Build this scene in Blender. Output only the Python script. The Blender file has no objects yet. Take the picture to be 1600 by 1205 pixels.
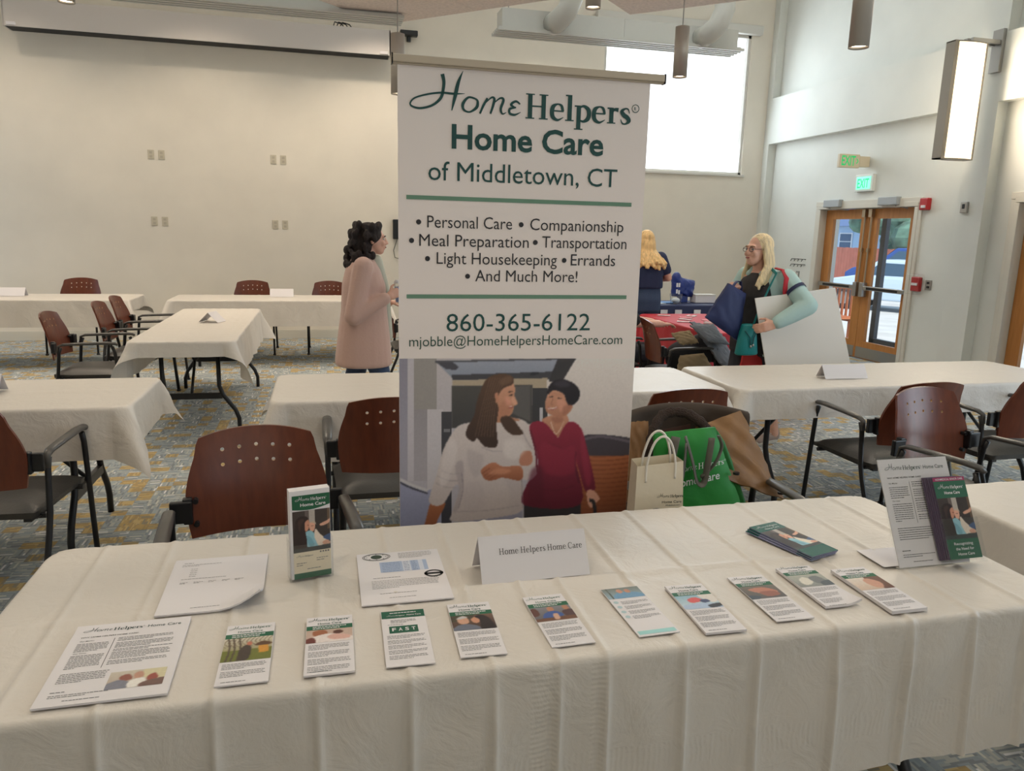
import bpy, bmesh, math, random
import numpy as np
from mathutils import Vector, Matrix, Euler
random.seed(7)
S = bpy.context.scene
COL = S.collection
PI = math.pi
R = math.radians

# ------------------------------------------------------------------ camera
F, YAW, PITCH, ROLL, CAMZ = 1179.17, 0.244995, 0.200299, 0.024751, 1.5695
_cy, _sy, _cp, _sp = math.cos(YAW), math.sin(YAW), math.cos(PITCH), math.sin(PITCH)
_f = Vector((_sy*_cp, _cy*_cp, -_sp)); _r = Vector((_cy, -_sy, 0)); _u = _r.cross(_f)
_r2 = math.cos(ROLL)*_r + math.sin(ROLL)*_u; _u2 = -math.sin(ROLL)*_r + math.cos(ROLL)*_u
cam = bpy.data.objects.new('camera', bpy.data.cameras.new('camera')); COL.objects.link(cam)
cam.data.sensor_fit = 'HORIZONTAL'; cam.data.sensor_width = 36; cam.data.lens = F*36/1600
cam.data.clip_start = .05; cam.data.clip_end = 200
m = Matrix.Identity(4)
for i in range(3):
    m[i][0] = _r2[i]; m[i][1] = _u2[i]; m[i][2] = -_f[i]
m[2][3] = CAMZ
cam.matrix_world = m
S.camera = cam

# ------------------------------------------------------------------ light
S.view_settings.view_transform = 'Standard'; S.view_settings.look = 'None'
S.view_settings.gamma = 1; S.view_settings.use_curve_mapping = False
S.view_settings.exposure = 0.1
w = bpy.data.worlds.new('world'); S.world = w; w.use_nodes = True
_bg = w.node_tree.nodes['Background']; _bg.inputs[0].default_value = (.55, .75, 1, 1); _bg.inputs[1].default_value = 1.0
def lamp(name, kind, loc, energy, color, rot=(0, 0, 0), **kw):
    d = bpy.data.lights.new(name, kind); d.energy = energy; d.color = color
    for k, v in kw.items(): setattr(d, k, v)
    o = bpy.data.objects.new(name, d); COL.objects.link(o); o.location = loc; o.rotation_euler = rot
    return o
WARM = (1, .83, .64); DAY = (.80, .92, 1)
sun = lamp('sun', 'SUN', (10, -10, 30), 4.6, (1, .95, .88), angle=.02)
sun.rotation_euler = Vector((.12, .70, -.72)).to_track_quat('-Z', 'Y').to_euler()
# daylight through the high window, the side windows and the doors
def area(name, loc, direction, sx, sy, e, col):
    o = lamp(name, 'AREA', loc, e, col, shape='RECTANGLE', size=sx, size_y=sy)
    o.rotation_euler = Vector(direction).to_track_quat('-Z', 'Z').to_euler(); return o
area('high_window_daylight', (5.27, 11.08, 3.6), (0, -1, -.25), 2.3, 1.9, 42, DAY)
area('side_window_daylight', (6.75, 1.0, 2.0), (-1, 0, -.1), 4.5, 2.2, 100, DAY)
area('left_window_daylight', (-5.85, 9.2, 1.6), (1, 0, -.1), 2.4, 2.4, 8, DAY)
area('rear_fill_light', (2.0, -4.3, 2.2), (0, 1, -.1), 6.0, 2.4, 28, (1, .88, .76))  # added warm fill from behind the camera, not a hall fixture
# added lamps without fixtures, soft fill bounced off the ceiling
for _x, _y, _e in ((-3.0, 8.5, 20), (1.0, 8.0, 26), (4.2, 7.5, 44), (-2.5, 3.0, 18), (2.5, 2.5, 18)): area('ceiling_bounce_fill', (_x, _y, 4.75), (0, .001, 1), 1.6, 1.2, _e, (.90, .97, 1) if _x > .5 else (1, .93, .84))

# ------------------------------------------------------------------ materials
def lin(c):
    return tuple(((v/255)/12.92 if v/255 <= .04045 else ((v/255+.055)/1.055)**2.4) for v in c)
def C4(c): return (*lin(c), 1)
_M = {}
def mat(name, rgb, rough=.6, metal=0, spec=.5, var=0, scale=8, bump=0, bscale=40, stretch=(1, 1, 1), emit=None, estr=0, trans=0, alpha=1, sheen=0):
    if name in _M: return _M[name]
    M = bpy.data.materials.new(name); M.use_nodes = True; nt = M.node_tree; b = nt.nodes['Principled BSDF']
    b.inputs['Base Color'].default_value = C4(rgb); b.inputs['Roughness'].default_value = rough
    b.inputs['Metallic'].default_value = metal; b.inputs['Specular IOR Level'].default_value = spec
    if sheen: b.inputs['Sheen Weight'].default_value = sheen
    if trans: b.inputs['Transmission Weight'].default_value = trans
    if alpha < 1: b.inputs['Alpha'].default_value = alpha
    if emit: b.inputs['Emission Color'].default_value = C4(emit); b.inputs['Emission Strength'].default_value = estr
    if var or bump:
        tc = nt.nodes.new('ShaderNodeTexCoord'); mp = nt.nodes.new('ShaderNodeMapping'); mp.inputs['Scale'].default_value = stretch
        nt.links.new(tc.outputs['Object'], mp.inputs['Vector'])
    if var:
        n = nt.nodes.new('ShaderNodeTexNoise'); n.inputs['Scale'].default_value = scale; n.inputs['Detail'].default_value = 5
        nt.links.new(mp.outputs[0], n.inputs['Vector'])
        r = nt.nodes.new('ShaderNodeValToRGB')
        r.color_ramp.elements[0].position = .3; r.color_ramp.elements[1].position = .7
        lo = tuple(max(0, v*(1-var)) for v in rgb); hi = tuple(min(255, v*(1+var)) for v in rgb)
        r.color_ramp.elements[0].color = C4(lo); r.color_ramp.elements[1].color = C4(hi)
        nt.links.new(n.outputs['Fac'], r.inputs[0]); nt.links.new(r.outputs[0], b.inputs['Base Color'])
    if bump:
        n2 = nt.nodes.new('ShaderNodeTexNoise'); n2.inputs['Scale'].default_value = bscale; n2.inputs['Detail'].default_value = 4
        nt.links.new(mp.outputs[0], n2.inputs['Vector'])
        bp = nt.nodes.new('ShaderNodeBump'); bp.inputs['Strength'].default_value = bump; bp.inputs['Distance'].default_value = .01
        nt.links.new(n2.outputs['Fac'], bp.inputs['Height']); nt.links.new(bp.outputs[0], b.inputs['Normal'])
    _M[name] = M
    return M

def carpet_mat():
    M = bpy.data.materials.new('carpet'); M.use_nodes = True; nt = M.node_tree; N = nt.nodes; L = nt.links
    b = N['Principled BSDF']; b.inputs['Roughness'].default_value = .95; b.inputs['Specular IOR Level'].default_value = .15
    def math_(op, a, c=None):
        n = N.new('ShaderNodeMath'); n.operation = op
        for i, v in ((0, a), (1, c)):
            if v is None: continue
            if isinstance(v, (int, float)): n.inputs[i].default_value = v
            else: L.new(v, n.inputs[i])
        return n.outputs[0]
    def comb(x, y, z):
        n = N.new('ShaderNodeCombineXYZ')
        for i, v in enumerate((x, y, z)):
            if isinstance(v, (int, float)): n.inputs[i].default_value = v
            else: L.new(v, n.inputs[i])
        return n.outputs[0]
    def white(v):
        n = N.new('ShaderNodeTexWhiteNoise'); n.noise_dimensions = '3D'; L.new(v, n.inputs['Vector']); return n.outputs['Value']
    tc = N.new('ShaderNodeTexCoord'); sp = N.new('ShaderNodeSeparateXYZ'); L.new(tc.outputs['Object'], sp.inputs[0])
    x, y = sp.outputs[0], sp.outputs[1]
    CS = .078
    def C4(c): return (*[min(.75, v*k_+.03) for v, k_ in zip(lin(c), (1.95, 2.05, 2.1))], 1)
    cx = math_('FLOOR', math_('DIVIDE', x, CS)); cy = math_('FLOOR', math_('DIVIDE', y, CS))
    rnd = white(comb(cx, cy, 3.0)); flip = math_('GREATER_THAN', rnd, .5)
    inv = math_('SUBTRACT', 1, flip)
    u = math_('ADD', math_('MULTIPLY', x, flip), math_('MULTIPLY', y, inv))
    v = math_('ADD', math_('MULTIPLY', y, flip), math_('MULTIPLY', x, inv))
    si = math_('FLOOR', math_('DIVIDE', u, .0097))
    off = math_('MULTIPLY', white(comb(si, 7.0, cx)), .08)
    sg = math_('FLOOR', math_('DIVIDE', math_('ADD', v, off), .056))
    val = white(comb(si, sg, math_('ADD', cx, math_('MULTIPLY', cy, 13.7))))
    cellv = white(comb(cx, cy, 9.0))
    ramp = N.new('ShaderNodeValToRGB'); cr = ramp.color_ramp; cr.interpolation = 'CONSTANT'
    cols = [(0, (94, 97, 99)), (.22, (116, 118, 117)), (.42, (106, 111, 115)), (.60, (130, 129, 123)), (.74, (112, 117, 119)), (.91, (172, 174, 172)), (.95, (146, 144, 135))]
    cr.elements[0].position = 0; cr.elements[0].color = C4(cols[0][1]); cr.elements[1].position = cols[1][0]; cr.elements[1].color = C4(cols[1][1])
    for p_, c_ in cols[2:]:
        e = cr.elements.new(p_); e.color = C4(c_)
    L.new(val, ramp.inputs[0])
    ramp2 = N.new('ShaderNodeValToRGB'); c2 = ramp2.color_ramp; c2.interpolation = 'CONSTANT'
    c2.elements[0].position = 0; c2.elements[0].color = C4((124, 104, 70)); c2.elements[1].position = .35; c2.elements[1].color = C4((132, 110, 70))
    for p_, c_ in ((.6, (106, 98, 82)), (.8, (142, 122, 84))):
        e = c2.elements.new(p_); e.color = C4(c_)
    L.new(val, ramp2.inputs[0])
    mix = N.new('ShaderNodeMix'); mix.data_type = 'RGBA'
    L.new(math_('GREATER_THAN', cellv, .74), mix.inputs[0]); L.new(ramp.outputs[0], mix.inputs[6]); L.new(ramp2.outputs[0], mix.inputs[7])
    L.new(mix.outputs[2], b.inputs['Base Color'])
    bp = N.new('ShaderNodeBump'); bp.inputs['Strength'].default_value = .4; bp.inputs['Distance'].default_value = .004
    L.new(val, bp.inputs['Height']); L.new(bp.outputs[0], b.inputs['Normal'])
    return M

def cloth_mat():
    M = bpy.data.materials.new('white_plastic_cloth'); M.use_nodes = True; nt = M.node_tree; N = nt.nodes; L = nt.links
    b = N['Principled BSDF']; b.inputs['Base Color'].default_value = C4((214, 208, 200)); b.inputs['Roughness'].default_value = .40
    b.inputs['Specular IOR Level'].default_value = .45
    uv = N.new('ShaderNodeUVMap'); 
    n1 = N.new('ShaderNodeTexNoise'); n1.inputs['Scale'].default_value = 9; n1.inputs['Detail'].default_value = 5; n1.inputs['Roughness'].default_value = .55
    n1.inputs['Distortion'].default_value = 1.2
    L.new(uv.outputs[0], n1.inputs['Vector'])
    n2 = N.new('ShaderNodeTexNoise'); n2.inputs['Scale'].default_value = 60; n2.inputs['Detail'].default_value = 3
    L.new(uv.outputs[0], n2.inputs['Vector'])
    ad = N.new('ShaderNodeMath'); ad.operation = 'MULTIPLY_ADD'; ad.inputs[1].default_value = .12
    L.new(n2.outputs[0], ad.inputs[0]); L.new(n1.outputs[0], ad.inputs[2])
    bp = N.new('ShaderNodeBump'); bp.inputs['Strength'].default_value = .5; bp.inputs['Distance'].default_value = .012
    # embossed ladder bands near the hem and down the middle of the long drop
    def mm(op, a, c=None, d=None):
        n = N.new('ShaderNodeMath'); n.operation = op
        for i, q in enumerate((a, c, d)):
            if q is None: continue
            if isinstance(q, (int, float)): n.inputs[i].default_value = q
            else: L.new(q, n.inputs[i])
        return n.outputs[0]
    sp = N.new('ShaderNodeSeparateXYZ'); L.new(uv.outputs[0], sp.inputs[0]); X, Y = sp.outputs[0], sp.outputs[1]
    mh = mm('MULTIPLY', mm('GREATER_THAN', Y, 1.015), mm('LESS_THAN', Y, 1.075)); wh = mm('SINE', mm('ADD', mm('MULTIPLY', X, 520), mm('MULTIPLY', n1.outputs[0], 14)))
    mv = mm('MULTIPLY', mm('LESS_THAN', Y, 1.27), mm('ADD', mm('LESS_THAN', mm('ABSOLUTE', mm('SUBTRACT', X, .40)), .028), mm('LESS_THAN', mm('ABSOLUTE', mm('SUBTRACT', X, .515)), .018))); wv = mm('SINE', mm('MULTIPLY', Y, 560))
    em = mm('MULTIPLY', mm('ADD', mm('MULTIPLY', mh, wh), mm('MULTIPLY', mv, wv)), .035)
    L.new(mm('ADD', ad.outputs[0], em), bp.inputs['Height']); L.new(bp.outputs[0], b.inputs['Normal'])
    return M

def wood_mat(name, c1, c2, rough=.3, scale=3, stretch=(14, 14, 1.2)):
    M = mat(name, c1, rough=rough, var=.001, scale=scale, stretch=stretch)
    r = [n for n in M.node_tree.nodes if n.type == 'VALTORGB'][0]
    r.color_ramp.elements[0].color = C4(c1); r.color_ramp.elements[1].color = C4(c2)
    return M

WALL = mat('wall_paint', (234, 227, 214), .75, var=.015, scale=2, bump=.05, bscale=180)
WALLC = mat('daylit_wall_paint', (224, 226, 220), .75, var=.015, scale=2, bump=.05, bscale=180)  # back wall's paint again, cool daylight put into its colour
TRIM = mat('trim_paint', (214, 210, 198), .5)
CEIL = mat('ceiling_paint', (236, 234, 228), .8)
CARPET = carpet_mat(); CLOTH = cloth_mat()
CHERRY = wood_mat('cherry_plywood', (92, 44, 28), (110, 55, 35), .28)
PLYEDGE = mat('plywood_edge', (205, 170, 130), .5)
OAK = wood_mat('door_oak', (176, 116, 58), (196, 134, 72), .4)
BLACK = mat('black_metal', (20, 21, 25), .38)
GREYARM = mat('arm_urethane', (70, 68, 66), .33)
VINYL = mat('seat_vinyl', (52, 50, 48), .42, bump=.1, bscale=90)
STEEL = mat('brushed_steel', (170, 168, 164), .35, .9)
BRASS = mat('satin_hardware', (176, 160, 136), .35, .8)
ALU = mat('anodised_aluminium', (190, 178, 160), .42, .35)
WHITE = mat('white_paper', (224, 221, 224), .7)
WHITEM = mat('white_enamel', (214, 212, 206), .45)
INK = mat('dark_ink', (40, 42, 44), .7)
GREYINK = mat('grey_ink', (112, 112, 114), .7)
LOGO = mat('logo_green', (12, 74, 66), .7)
GREEN = mat('print_green', (24, 96, 68), .55)
SAGE = mat('sage_bar', (108, 150, 126), .6)
SKIN = mat('skin', (222, 172, 150), .5, var=.04, scale=20)
GLOW = mat('lamp_glow', (255, 244, 226), .5, emit=(255, 236, 205), estr=6)

def clear_mat():
    M = bpy.data.materials.new('clear_acrylic'); M.use_nodes = True; nt = M.node_tree; N = nt.nodes
    for n in list(N): N.remove(n)
    out = N.new('ShaderNodeOutputMaterial'); t = N.new('ShaderNodeBsdfTransparent'); g = N.new('ShaderNodeBsdfGlossy'); mx = N.new('ShaderNodeMixShader')
    lw = N.new('ShaderNodeLayerWeight'); lw.inputs[0].default_value = .5
    pw = N.new('ShaderNodeMath'); pw.operation = 'POWER'; pw.inputs[1].default_value = 5; nt.links.new(lw.outputs['Facing'], pw.inputs[0])
    fr = N.new('ShaderNodeMath'); fr.operation = 'MULTIPLY_ADD'; fr.inputs[1].default_value = .8; fr.inputs[2].default_value = .035; nt.links.new(pw.outputs[0], fr.inputs[0])
    t.inputs[0].default_value = (.985, .99, .99, 1); g.inputs['Roughness'].default_value = .04
    nt.links.new(fr.outputs[0], mx.inputs[0]); nt.links.new(t.outputs[0], mx.inputs[1]); nt.links.new(g.outputs[0], mx.inputs[2]); nt.links.new(mx.outputs[0], out.inputs[0])
    return M
CLEAR = clear_mat()

# ------------------------------------------------------------------ mesh helpers
class MB:
    def __init__(s): s.v = []; s.f = []; s.m = []; s.cols = None; s.uv = None
    def add(s, vs, fs, mi=0, M=None):
        o = len(s.v)
        s.v += [tuple(M @ Vector(p)) if M is not None else tuple(p) for p in vs]
        s.f += [tuple(i+o for i in f) for f in fs]; s.m += [mi]*len(fs)
        return s
    def box(s, c, d, rot=None, mi=0):
        x, y, z = (k/2 for k in d)
        vs = [(-x, -y, -z), (x, -y, -z), (x, y, -z), (-x, y, -z), (-x, -y, z), (x, -y, z), (x, y, z), (-x, y, z)]
        M = Matrix.Translation(c) @ (Euler(rot).to_matrix().to_4x4() if rot else Matrix.Identity(4))
        return s.add(vs, [(0, 3, 2, 1), (4, 5, 6, 7), (0, 1, 5, 4), (1, 2, 6, 5), (2, 3, 7, 6), (3, 0, 4, 7)], mi, M)
    def bb(s, x0, x1, y0, y1, z0, z1, mi=0):
        return s.box(((x0+x1)/2, (y0+y1)/2, (z0+z1)/2), (x1-x0, y1-y0, z1-z0), None, mi)
    def tube(s, pts, r, n=10, mi=0, cap=True, flat=None):
        pts = [Vector(p) for p in pts]; rs = r if isinstance(r, (list, tuple)) else [r]*len(pts)
        rings = []; up = Vector((0, 0, 1)); prev = None
        for i, p in enumerate(pts):
            t = (pts[min(i+1, len(pts)-1)]-pts[max(i-1, 0)]).normalized()
            a = prev if prev is not None else (t.cross(up) if abs(t.dot(up)) < .95 else t.cross(Vector((0, 1, 0))))
            a = (a - t*a.dot(t)).normalized(); bvec = t.cross(a); prev = a
            k = flat or (1, 1)
            rings.append([p+(a*math.cos(q)*k[0]+bvec*math.sin(q)*k[1])*rs[i] for q in (2*PI*j/n for j in range(n))])
        vs = [v for rg in rings for v in rg]; fs = []
        for i in range(len(pts)-1):
            for j in range(n):
                fs.append((i*n+j, i*n+(j+1) % n, (i+1)*n+(j+1) % n, (i+1)*n+j))
        if cap: fs += [tuple(range(n-1, -1, -1)), tuple((len(pts)-1)*n+j for j in range(n))]
        return s.add(vs, fs, mi)
    def grid(s, fn, nu, nv, mi=0):
        vs = [fn(i/nu, j/nv) for j in range(nv+1) for i in range(nu+1)]
        fs = [(j*(nu+1)+i, j*(nu+1)+i+1, (j+1)*(nu+1)+i+1, (j+1)*(nu+1)+i) for j in range(nv) for i in range(nu)]
        return s.add(vs, fs, mi)
    def quad(s, a, b, c, d, mi=0): return s.add([a, b, c, d], [(0, 1, 2, 3)], mi)
    def poly(s, pts, mi=0): return s.add(pts, [tuple(range(len(pts)))], mi)
    def prism(s, out, z0, z1, mi=0, M=None):
        n = len(out); vs = [(p[0], p[1], z0) for p in out]+[(p[0], p[1], z1) for p in out]
        fs = [tuple(range(n-1, -1, -1)), tuple(range(n, 2*n))]+[(i, (i+1) % n, n+(i+1) % n, n+i) for i in range(n)]
        return s.add(vs, fs, mi, M)
    def ell(s, c, r, rot=None, nu=16, nv=10, mi=0):
        M = Matrix.Translation(c) @ (Euler(rot).to_matrix().to_4x4() if rot else Matrix.Identity(4)) @ Matrix.Diagonal((*r, 1))
        vs = [(0, 0, -1)]; fs = []
        for j in range(1, nv):
            a = -PI/2+PI*j/nv
            vs += [(math.cos(a)*math.cos(2*PI*i/nu), math.cos(a)*math.sin(2*PI*i/nu), math.sin(a)) for i in range(nu)]
        vs.append((0, 0, 1)); top = len(vs)-1
        for i in range(nu):
            k = (i+1) % nu
            fs.append((0, 1+k, 1+i)); fs.append((top, 1+(nv-2)*nu+i, 1+(nv-2)*nu+k))
            for j in range(nv-2): fs.append((1+j*nu+i, 1+j*nu+k, 1+(j+1)*nu+k, 1+(j+1)*nu+i))
        return s.add(vs, fs, mi, M)
    def cap(s, p0, r0, p1, r1, n=12):           # tapered capsule
        p0, p1 = Vector(p0), Vector(p1); t = (p1-p0)
        L = t.length or 1e-6; t = t/L; pts = []; rs = []
        for a in (-80, -55, -28, 0): pts.append(p0+t*r0*math.sin(R(a))); rs.append(r0*math.cos(R(a)))
        for a in (0, 28, 55, 80): pts.append(p1+t*r1*math.sin(R(a))); rs.append(r1*math.cos(R(a)))
        return s.tube(pts, rs, n)
    def lathe(s, prof, n=20, mi=0, c=(0, 0, 0)):
        vs = [(c[0]+r*math.cos(2*PI*j/n), c[1]+r*math.sin(2*PI*j/n), c[2]+z) for r, z in prof for j in range(n)]
        fs = [(i*n+j, i*n+(j+1) % n, (i+1)*n+(j+1) % n, (i+1)*n+j) for i in range(len(prof)-1) for j in range(n)]
        return s.add(vs, fs, mi)
    def mesh(s, name, mats, smooth=False):
        me = bpy.data.meshes.new(name); me.from_pydata(s.v, [], s.f)
        for mt in (mats if isinstance(mats, (list, tuple)) else [mats]): me.materials.append(mt)
        me.polygons.foreach_set('material_index', s.m)
        if smooth: me.polygons.foreach_set('use_smooth', [True]*len(s.f))
        me.update()
        return me
    def build(s, name, mats, parent=None, smooth=False, bevel=0, auto=None, label=None):
        o = bpy.data.objects.new(name, s.mesh(name, mats, smooth)); COL.objects.link(o)
        if parent is not None: o.parent = parent
        if bevel:
            md = o.modifiers.new('bevel', 'BEVEL'); md.width = bevel; md.segments = 2; md.limit_method = 'ANGLE'; md.angle_limit = R(40)
        if label: o['label'] = label
        return o

def tag(o, label, cat, group=None, kind=None):
    o['label'] = label; o['category'] = cat
    if group: o['group'] = group
    if kind: o['kind'] = kind
    return o
def thing(name, label, cat, loc=(0, 0, 0), rz=0, group=None):
    o = bpy.data.objects.new(name, None); COL.objects.link(o); o.empty_display_size = .1
    o.location = loc; o.rotation_euler = (0, 0, rz)
    return tag(o, label, cat, group)
def struct(o): o['kind'] = 'structure'; return o
def dup(root, loc, rz, label, group=None):
    r = root.copy(); COL.objects.link(r); r.location = loc; r.rotation_euler = (0, 0, rz); r['label'] = label
    if group: r['group'] = group
    for ch in list(root.children):
        c = ch.copy(); COL.objects.link(c); c.parent = r
        for g in list(ch.children):
            d = g.copy(); COL.objects.link(d); d.parent = c
    return r
def bake(ob):
    dg = bpy.context.evaluated_depsgraph_get(); dg.update()
    me = bpy.data.meshes.new_from_object(ob.evaluated_get(dg)); return me
def fuse(mb, name, mt, parent=None, voxel=.01, smooth=4, label=None, disp=0, dscale=.03):
    """one continuous surface grown from overlapping solids"""
    t = mb.build('tmp', mt)
    md = t.modifiers.new('r', 'REMESH'); md.mode = 'VOXEL'; md.voxel_size = voxel; md.use_smooth_shade = True
    if smooth:
        sm = t.modifiers.new('s', 'SMOOTH'); sm.factor = .5; sm.iterations = smooth
    me = bake(t); bpy.data.objects.remove(t); me.name = name
    if not me.materials: me.materials.append(mt)
    me.polygons.foreach_set('use_smooth', [True]*len(me.polygons))
    o = bpy.data.objects.new(name, me); COL.objects.link(o)
    if parent is not None: o.parent = parent
    if label: o['label'] = label
    return o
def catmull(pts, k=6, closed=False):
    n = len(pts); out = []
    for i in range(n if closed else n-1):
        p = [np.array(pts[(i+d) % n] if closed else pts[min(max(i+d, 0), n-1)], float) for d in (-1, 0, 1, 2)]
        for j in range(k):
            t = j/k
            out.append(.5*((2*p[1])+(-p[0]+p[2])*t+(2*p[0]-5*p[1]+4*p[2]-p[3])*t*t+(-p[0]+3*p[1]-3*p[2]+p[3])*t**3))
    if not closed: out.append(np.array(pts[-1], float))
    return out

# ------------------------------------------------------------------ lettering
_T = {}
def text_geo(body, bold=0):
    key = (body, bold)
    if key not in _T:
        cu = bpy.data.curves.new('t', 'FONT'); cu.body = body; cu.size = 1; cu.offset = bold; cu.resolution_u = 3
        o = bpy.data.objects.new('t', cu); COL.objects.link(o)
        me = bake(o); bpy.data.objects.remove(o); bpy.data.curves.remove(cu)
        vs = [(v.co.x, v.co.y) for v in me.vertices]; fs = [tuple(p.vertices) for p in me.polygons]
        bpy.data.meshes.remove(me)
        xs = [v[0] for v in vs]
        _T[key] = ([(x-min(xs), y) for x, y in vs], fs, max(xs)-min(xs))
    return _T[key]
def put_text(mb, body, x0, x1, y, cap=None, z=0, bold=0, mi=0, mapf=None):
    """set text from x0 to x1 on baseline y; cap = height of a capital"""
    vs, fs, wd = text_geo(body, bold)
    sx = (x1-x0)/wd; sy = (cap/.729) if cap else sx
    pts = [(x0+a*sx, y+b*sy, z) for a, b in vs]
    if mapf: pts = [mapf(p) for p in pts]
    mb.add(pts, fs, mi)
def ribbon(pts, ws, k=6):
    P = catmull(pts, k); Wd = catmull([(w_, 0) for w_ in ws], k); vs = []; fs = []
    for i, p in enumerate(P):
        t = P[min(i+1, len(P)-1)]-P[max(i-1, 0)]; l = math.hypot(*t) or 1; nx, ny = -t[1]/l, t[0]/l; h = max(Wd[i][0], .002)/2
        vs += [(p[0]+nx*h, p[1]+ny*h), (p[0]-nx*h, p[1]-ny*h)]
        if i: fs.append((2*i-2, 2*i-1, 2*i+1, 2*i))
    return vs, fs
def glyph(ch, s):
    """serif letter in x-height units; s = stem width. returns (verts, faces, advance)"""
    V = []; Fc = []
    def put(vf):
        o = len(V); V.extend(vf[0]); Fc.extend(tuple(i+o for i in f) for f in vf[1])
    def rect(x0, x1, y0, y1): put(([(x0, y0), (x1, y0), (x1, y1), (x0, y1)], [(0, 1, 2, 3)]))
    def rib(p, w_): put(ribbon(p, w_))
    t = .09; h = s/2
    def stem(x, y0, y1, bot=True, top=None):
        rect(x-h, x+h, y0, y1)
        if bot: rect(x-h-.15, x+h+.15, y0, y0+t*.8)
        if top == 'full': rect(x-h-.15, x+h+.15, y1-t*.8, y1)
        if top == 'flag': rect(x-h-.15, x, y1-t, y1)
    if ch == 'H': stem(.35, 0, 1.5, True, 'full'); stem(1.25, 0, 1.5, True, 'full'); rect(.35, 1.25, .72, .72+t); return V, Fc, 1.68
    if ch == 'e': rib([(.9, .56), (.8, .88), (.54, .98), (.24, .82), (.16, .5), (.24, .18), (.56, .02), (.94, .2)], [s*.6, s*.6, t, s*.9, s, s*.9, s*.5, .04]); rect(.18, .95, .52, .52+t); return V, Fc, 1.08
    if ch == 'l': stem(.3, 0, 1.58, True, 'flag'); return V, Fc, .62
    if ch == 'p': stem(.32, -.5, .98, True, 'flag'); rib([(.3, .78), (.62, .96), (.95, .78), (1.03, .48), (.93, .18), (.62, .02), (.3, .14)], [t, s*.5, s*.95, s, s*.95, s*.5, t]); return V, Fc, 1.22
    if ch == 'r': stem(.32, 0, .98, True, 'flag'); rib([(.34, .62), (.5, .86), (.8, .86)], [t, s*.6, s*.9]); return V, Fc, .88
    if ch == 's': rib([(.72, .68), (.62, .93), (.4, .96), (.18, .78), (.34, .56), (.58, .42), (.7, .22), (.48, .03), (.24, .06), (.12, .3)], [.05, t, t*1.2, s*.85, s, s, s*.9, t*1.2, t, .05]); return V, Fc, .84
    if ch == 'o': rib([(.55, .98), (.22, .82), (.14, .5), (.22, .17), (.55, .02), (.88, .17), (.96, .5), (.88, .82), (.55, .98)], [t, s*.9, s, s*.9, t, s*.9, s, s*.9, t]); return V, Fc, 1.1
    if ch == 'm':
        for x in (.32, .95, 1.58): stem(x, 0, .9 if x > .4 else .98, True, 'flag' if x < .4 else None)
        for x in (.32, .95): rib([(x, .62), (x+.25, .92), (x+.55, .9), (x+.63, .68)], [t, s*.5, s*.7, s*.9])
        return V, Fc, 1.9
    if ch == 'C': rib([(1.2, 1.1), (1.05, 1.4), (.75, 1.48), (.32, 1.25), (.2, .75), (.32, .25), (.75, .02), (1.05, .1), (1.25, .42)], [.05, t, t*1.2, s*.9, s, s*.9, t*1.2, t, .05]); rect(1.16, 1.24, 1.02, 1.45); return V, Fc, 1.4
    if ch == 'a': rib([(.2, .72), (.4, .96), (.68, .88), (.74, .6), (.74, .15), (.95, .06)], [s*.8, t, s*.7, s, s, t]); rib([(.72, .56), (.35, .48), (.15, .24), (.38, .02), (.72, .22)], [t, t, s, t, t]); return V, Fc, 1.02
    return V, Fc, .5
def serif_word(word, s, gap=.04):
    V = []; Fc = []; x = 0
    for ch in word:
        v, f, a = glyph(ch, s); o = len(V)
        V += [(p[0]+x, p[1]) for p in v]; Fc += [tuple(i+o for i in q) for q in f]; x += a+gap
    return V, Fc, x-gap
def make_logo():
    """the two-style wordmark in units where its whole width is 1, baseline 0"""
    V = []; Fc = []
    def put(v, f):
        o = len(V); V.extend(v); Fc.extend(tuple(i+o for i in q) for q in f)
    k = .34/587/.735
    def px(p): return ((p[0]-135)*k, (278-(p[1]-.049*(p[0]-135)))*k*1.02)
    strokes = [([(303, 97), (311, 130), (309, 165), (296, 212), (252, 248), (192, 263), (150, 256), (136, 240), (160, 214), (228, 195), (300, 187), (360, 191), (422, 190)], [20, 17, 16, 15, 12, 11, 10, 9, 8, 9, 10, 11, 2]),
               ([(412, 80), (388, 135), (372, 200), (354, 273)], [2, 17, 19, 5]),
               ([(478, 213), (442, 208), (414, 238), (418, 268), (450, 279), (487, 256), (492, 226), (478, 213)], [9, 11, 16, 12, 9, 16, 12, 9]),
               ([(505, 287), (524, 245), (545, 210)], [10, 13, 11]), ([(530, 238), (566, 207), (582, 214), (576, 245), (562, 287)], [4, 9, 14, 14, 10]),
               ([(574, 240), (612, 210), (632, 218), (618, 262), (628, 287), (648, 280)], [4, 9, 14, 14, 9, 3]),
               ([(724, 238), (700, 224), (674, 240), (696, 256)], [8, 12, 13, 9]), ([(702, 254), (668, 262), (668, 284), (696, 291), (728, 278)], [8, 13, 13, 11, 3])]
    for p, ws in strokes:
        v, f = ribbon([px(q) for q in p], [q*k for q in ws]); put(v, f)
    v, f, wd = serif_word('Helpers', .29, -.02); x0 = .485; x1 = .965; sc = (x1-x0)/wd
    put([(x0+a*sc, b*sc*1.02) for a, b in v], f)
    ring = [(.984+.016*math.cos(2*PI*i/16), .068+.016*math.sin(2*PI*i/16)) for i in range(17)]
    v, f = ribbon(ring, [.003]*17, 1); put(v, f)
    vs, fs, wd2 = text_geo('R'); put([(.978+a*.018, .060+b*.021) for a, b in vs], fs)
    return V, Fc
_LOGO = make_logo()
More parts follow.
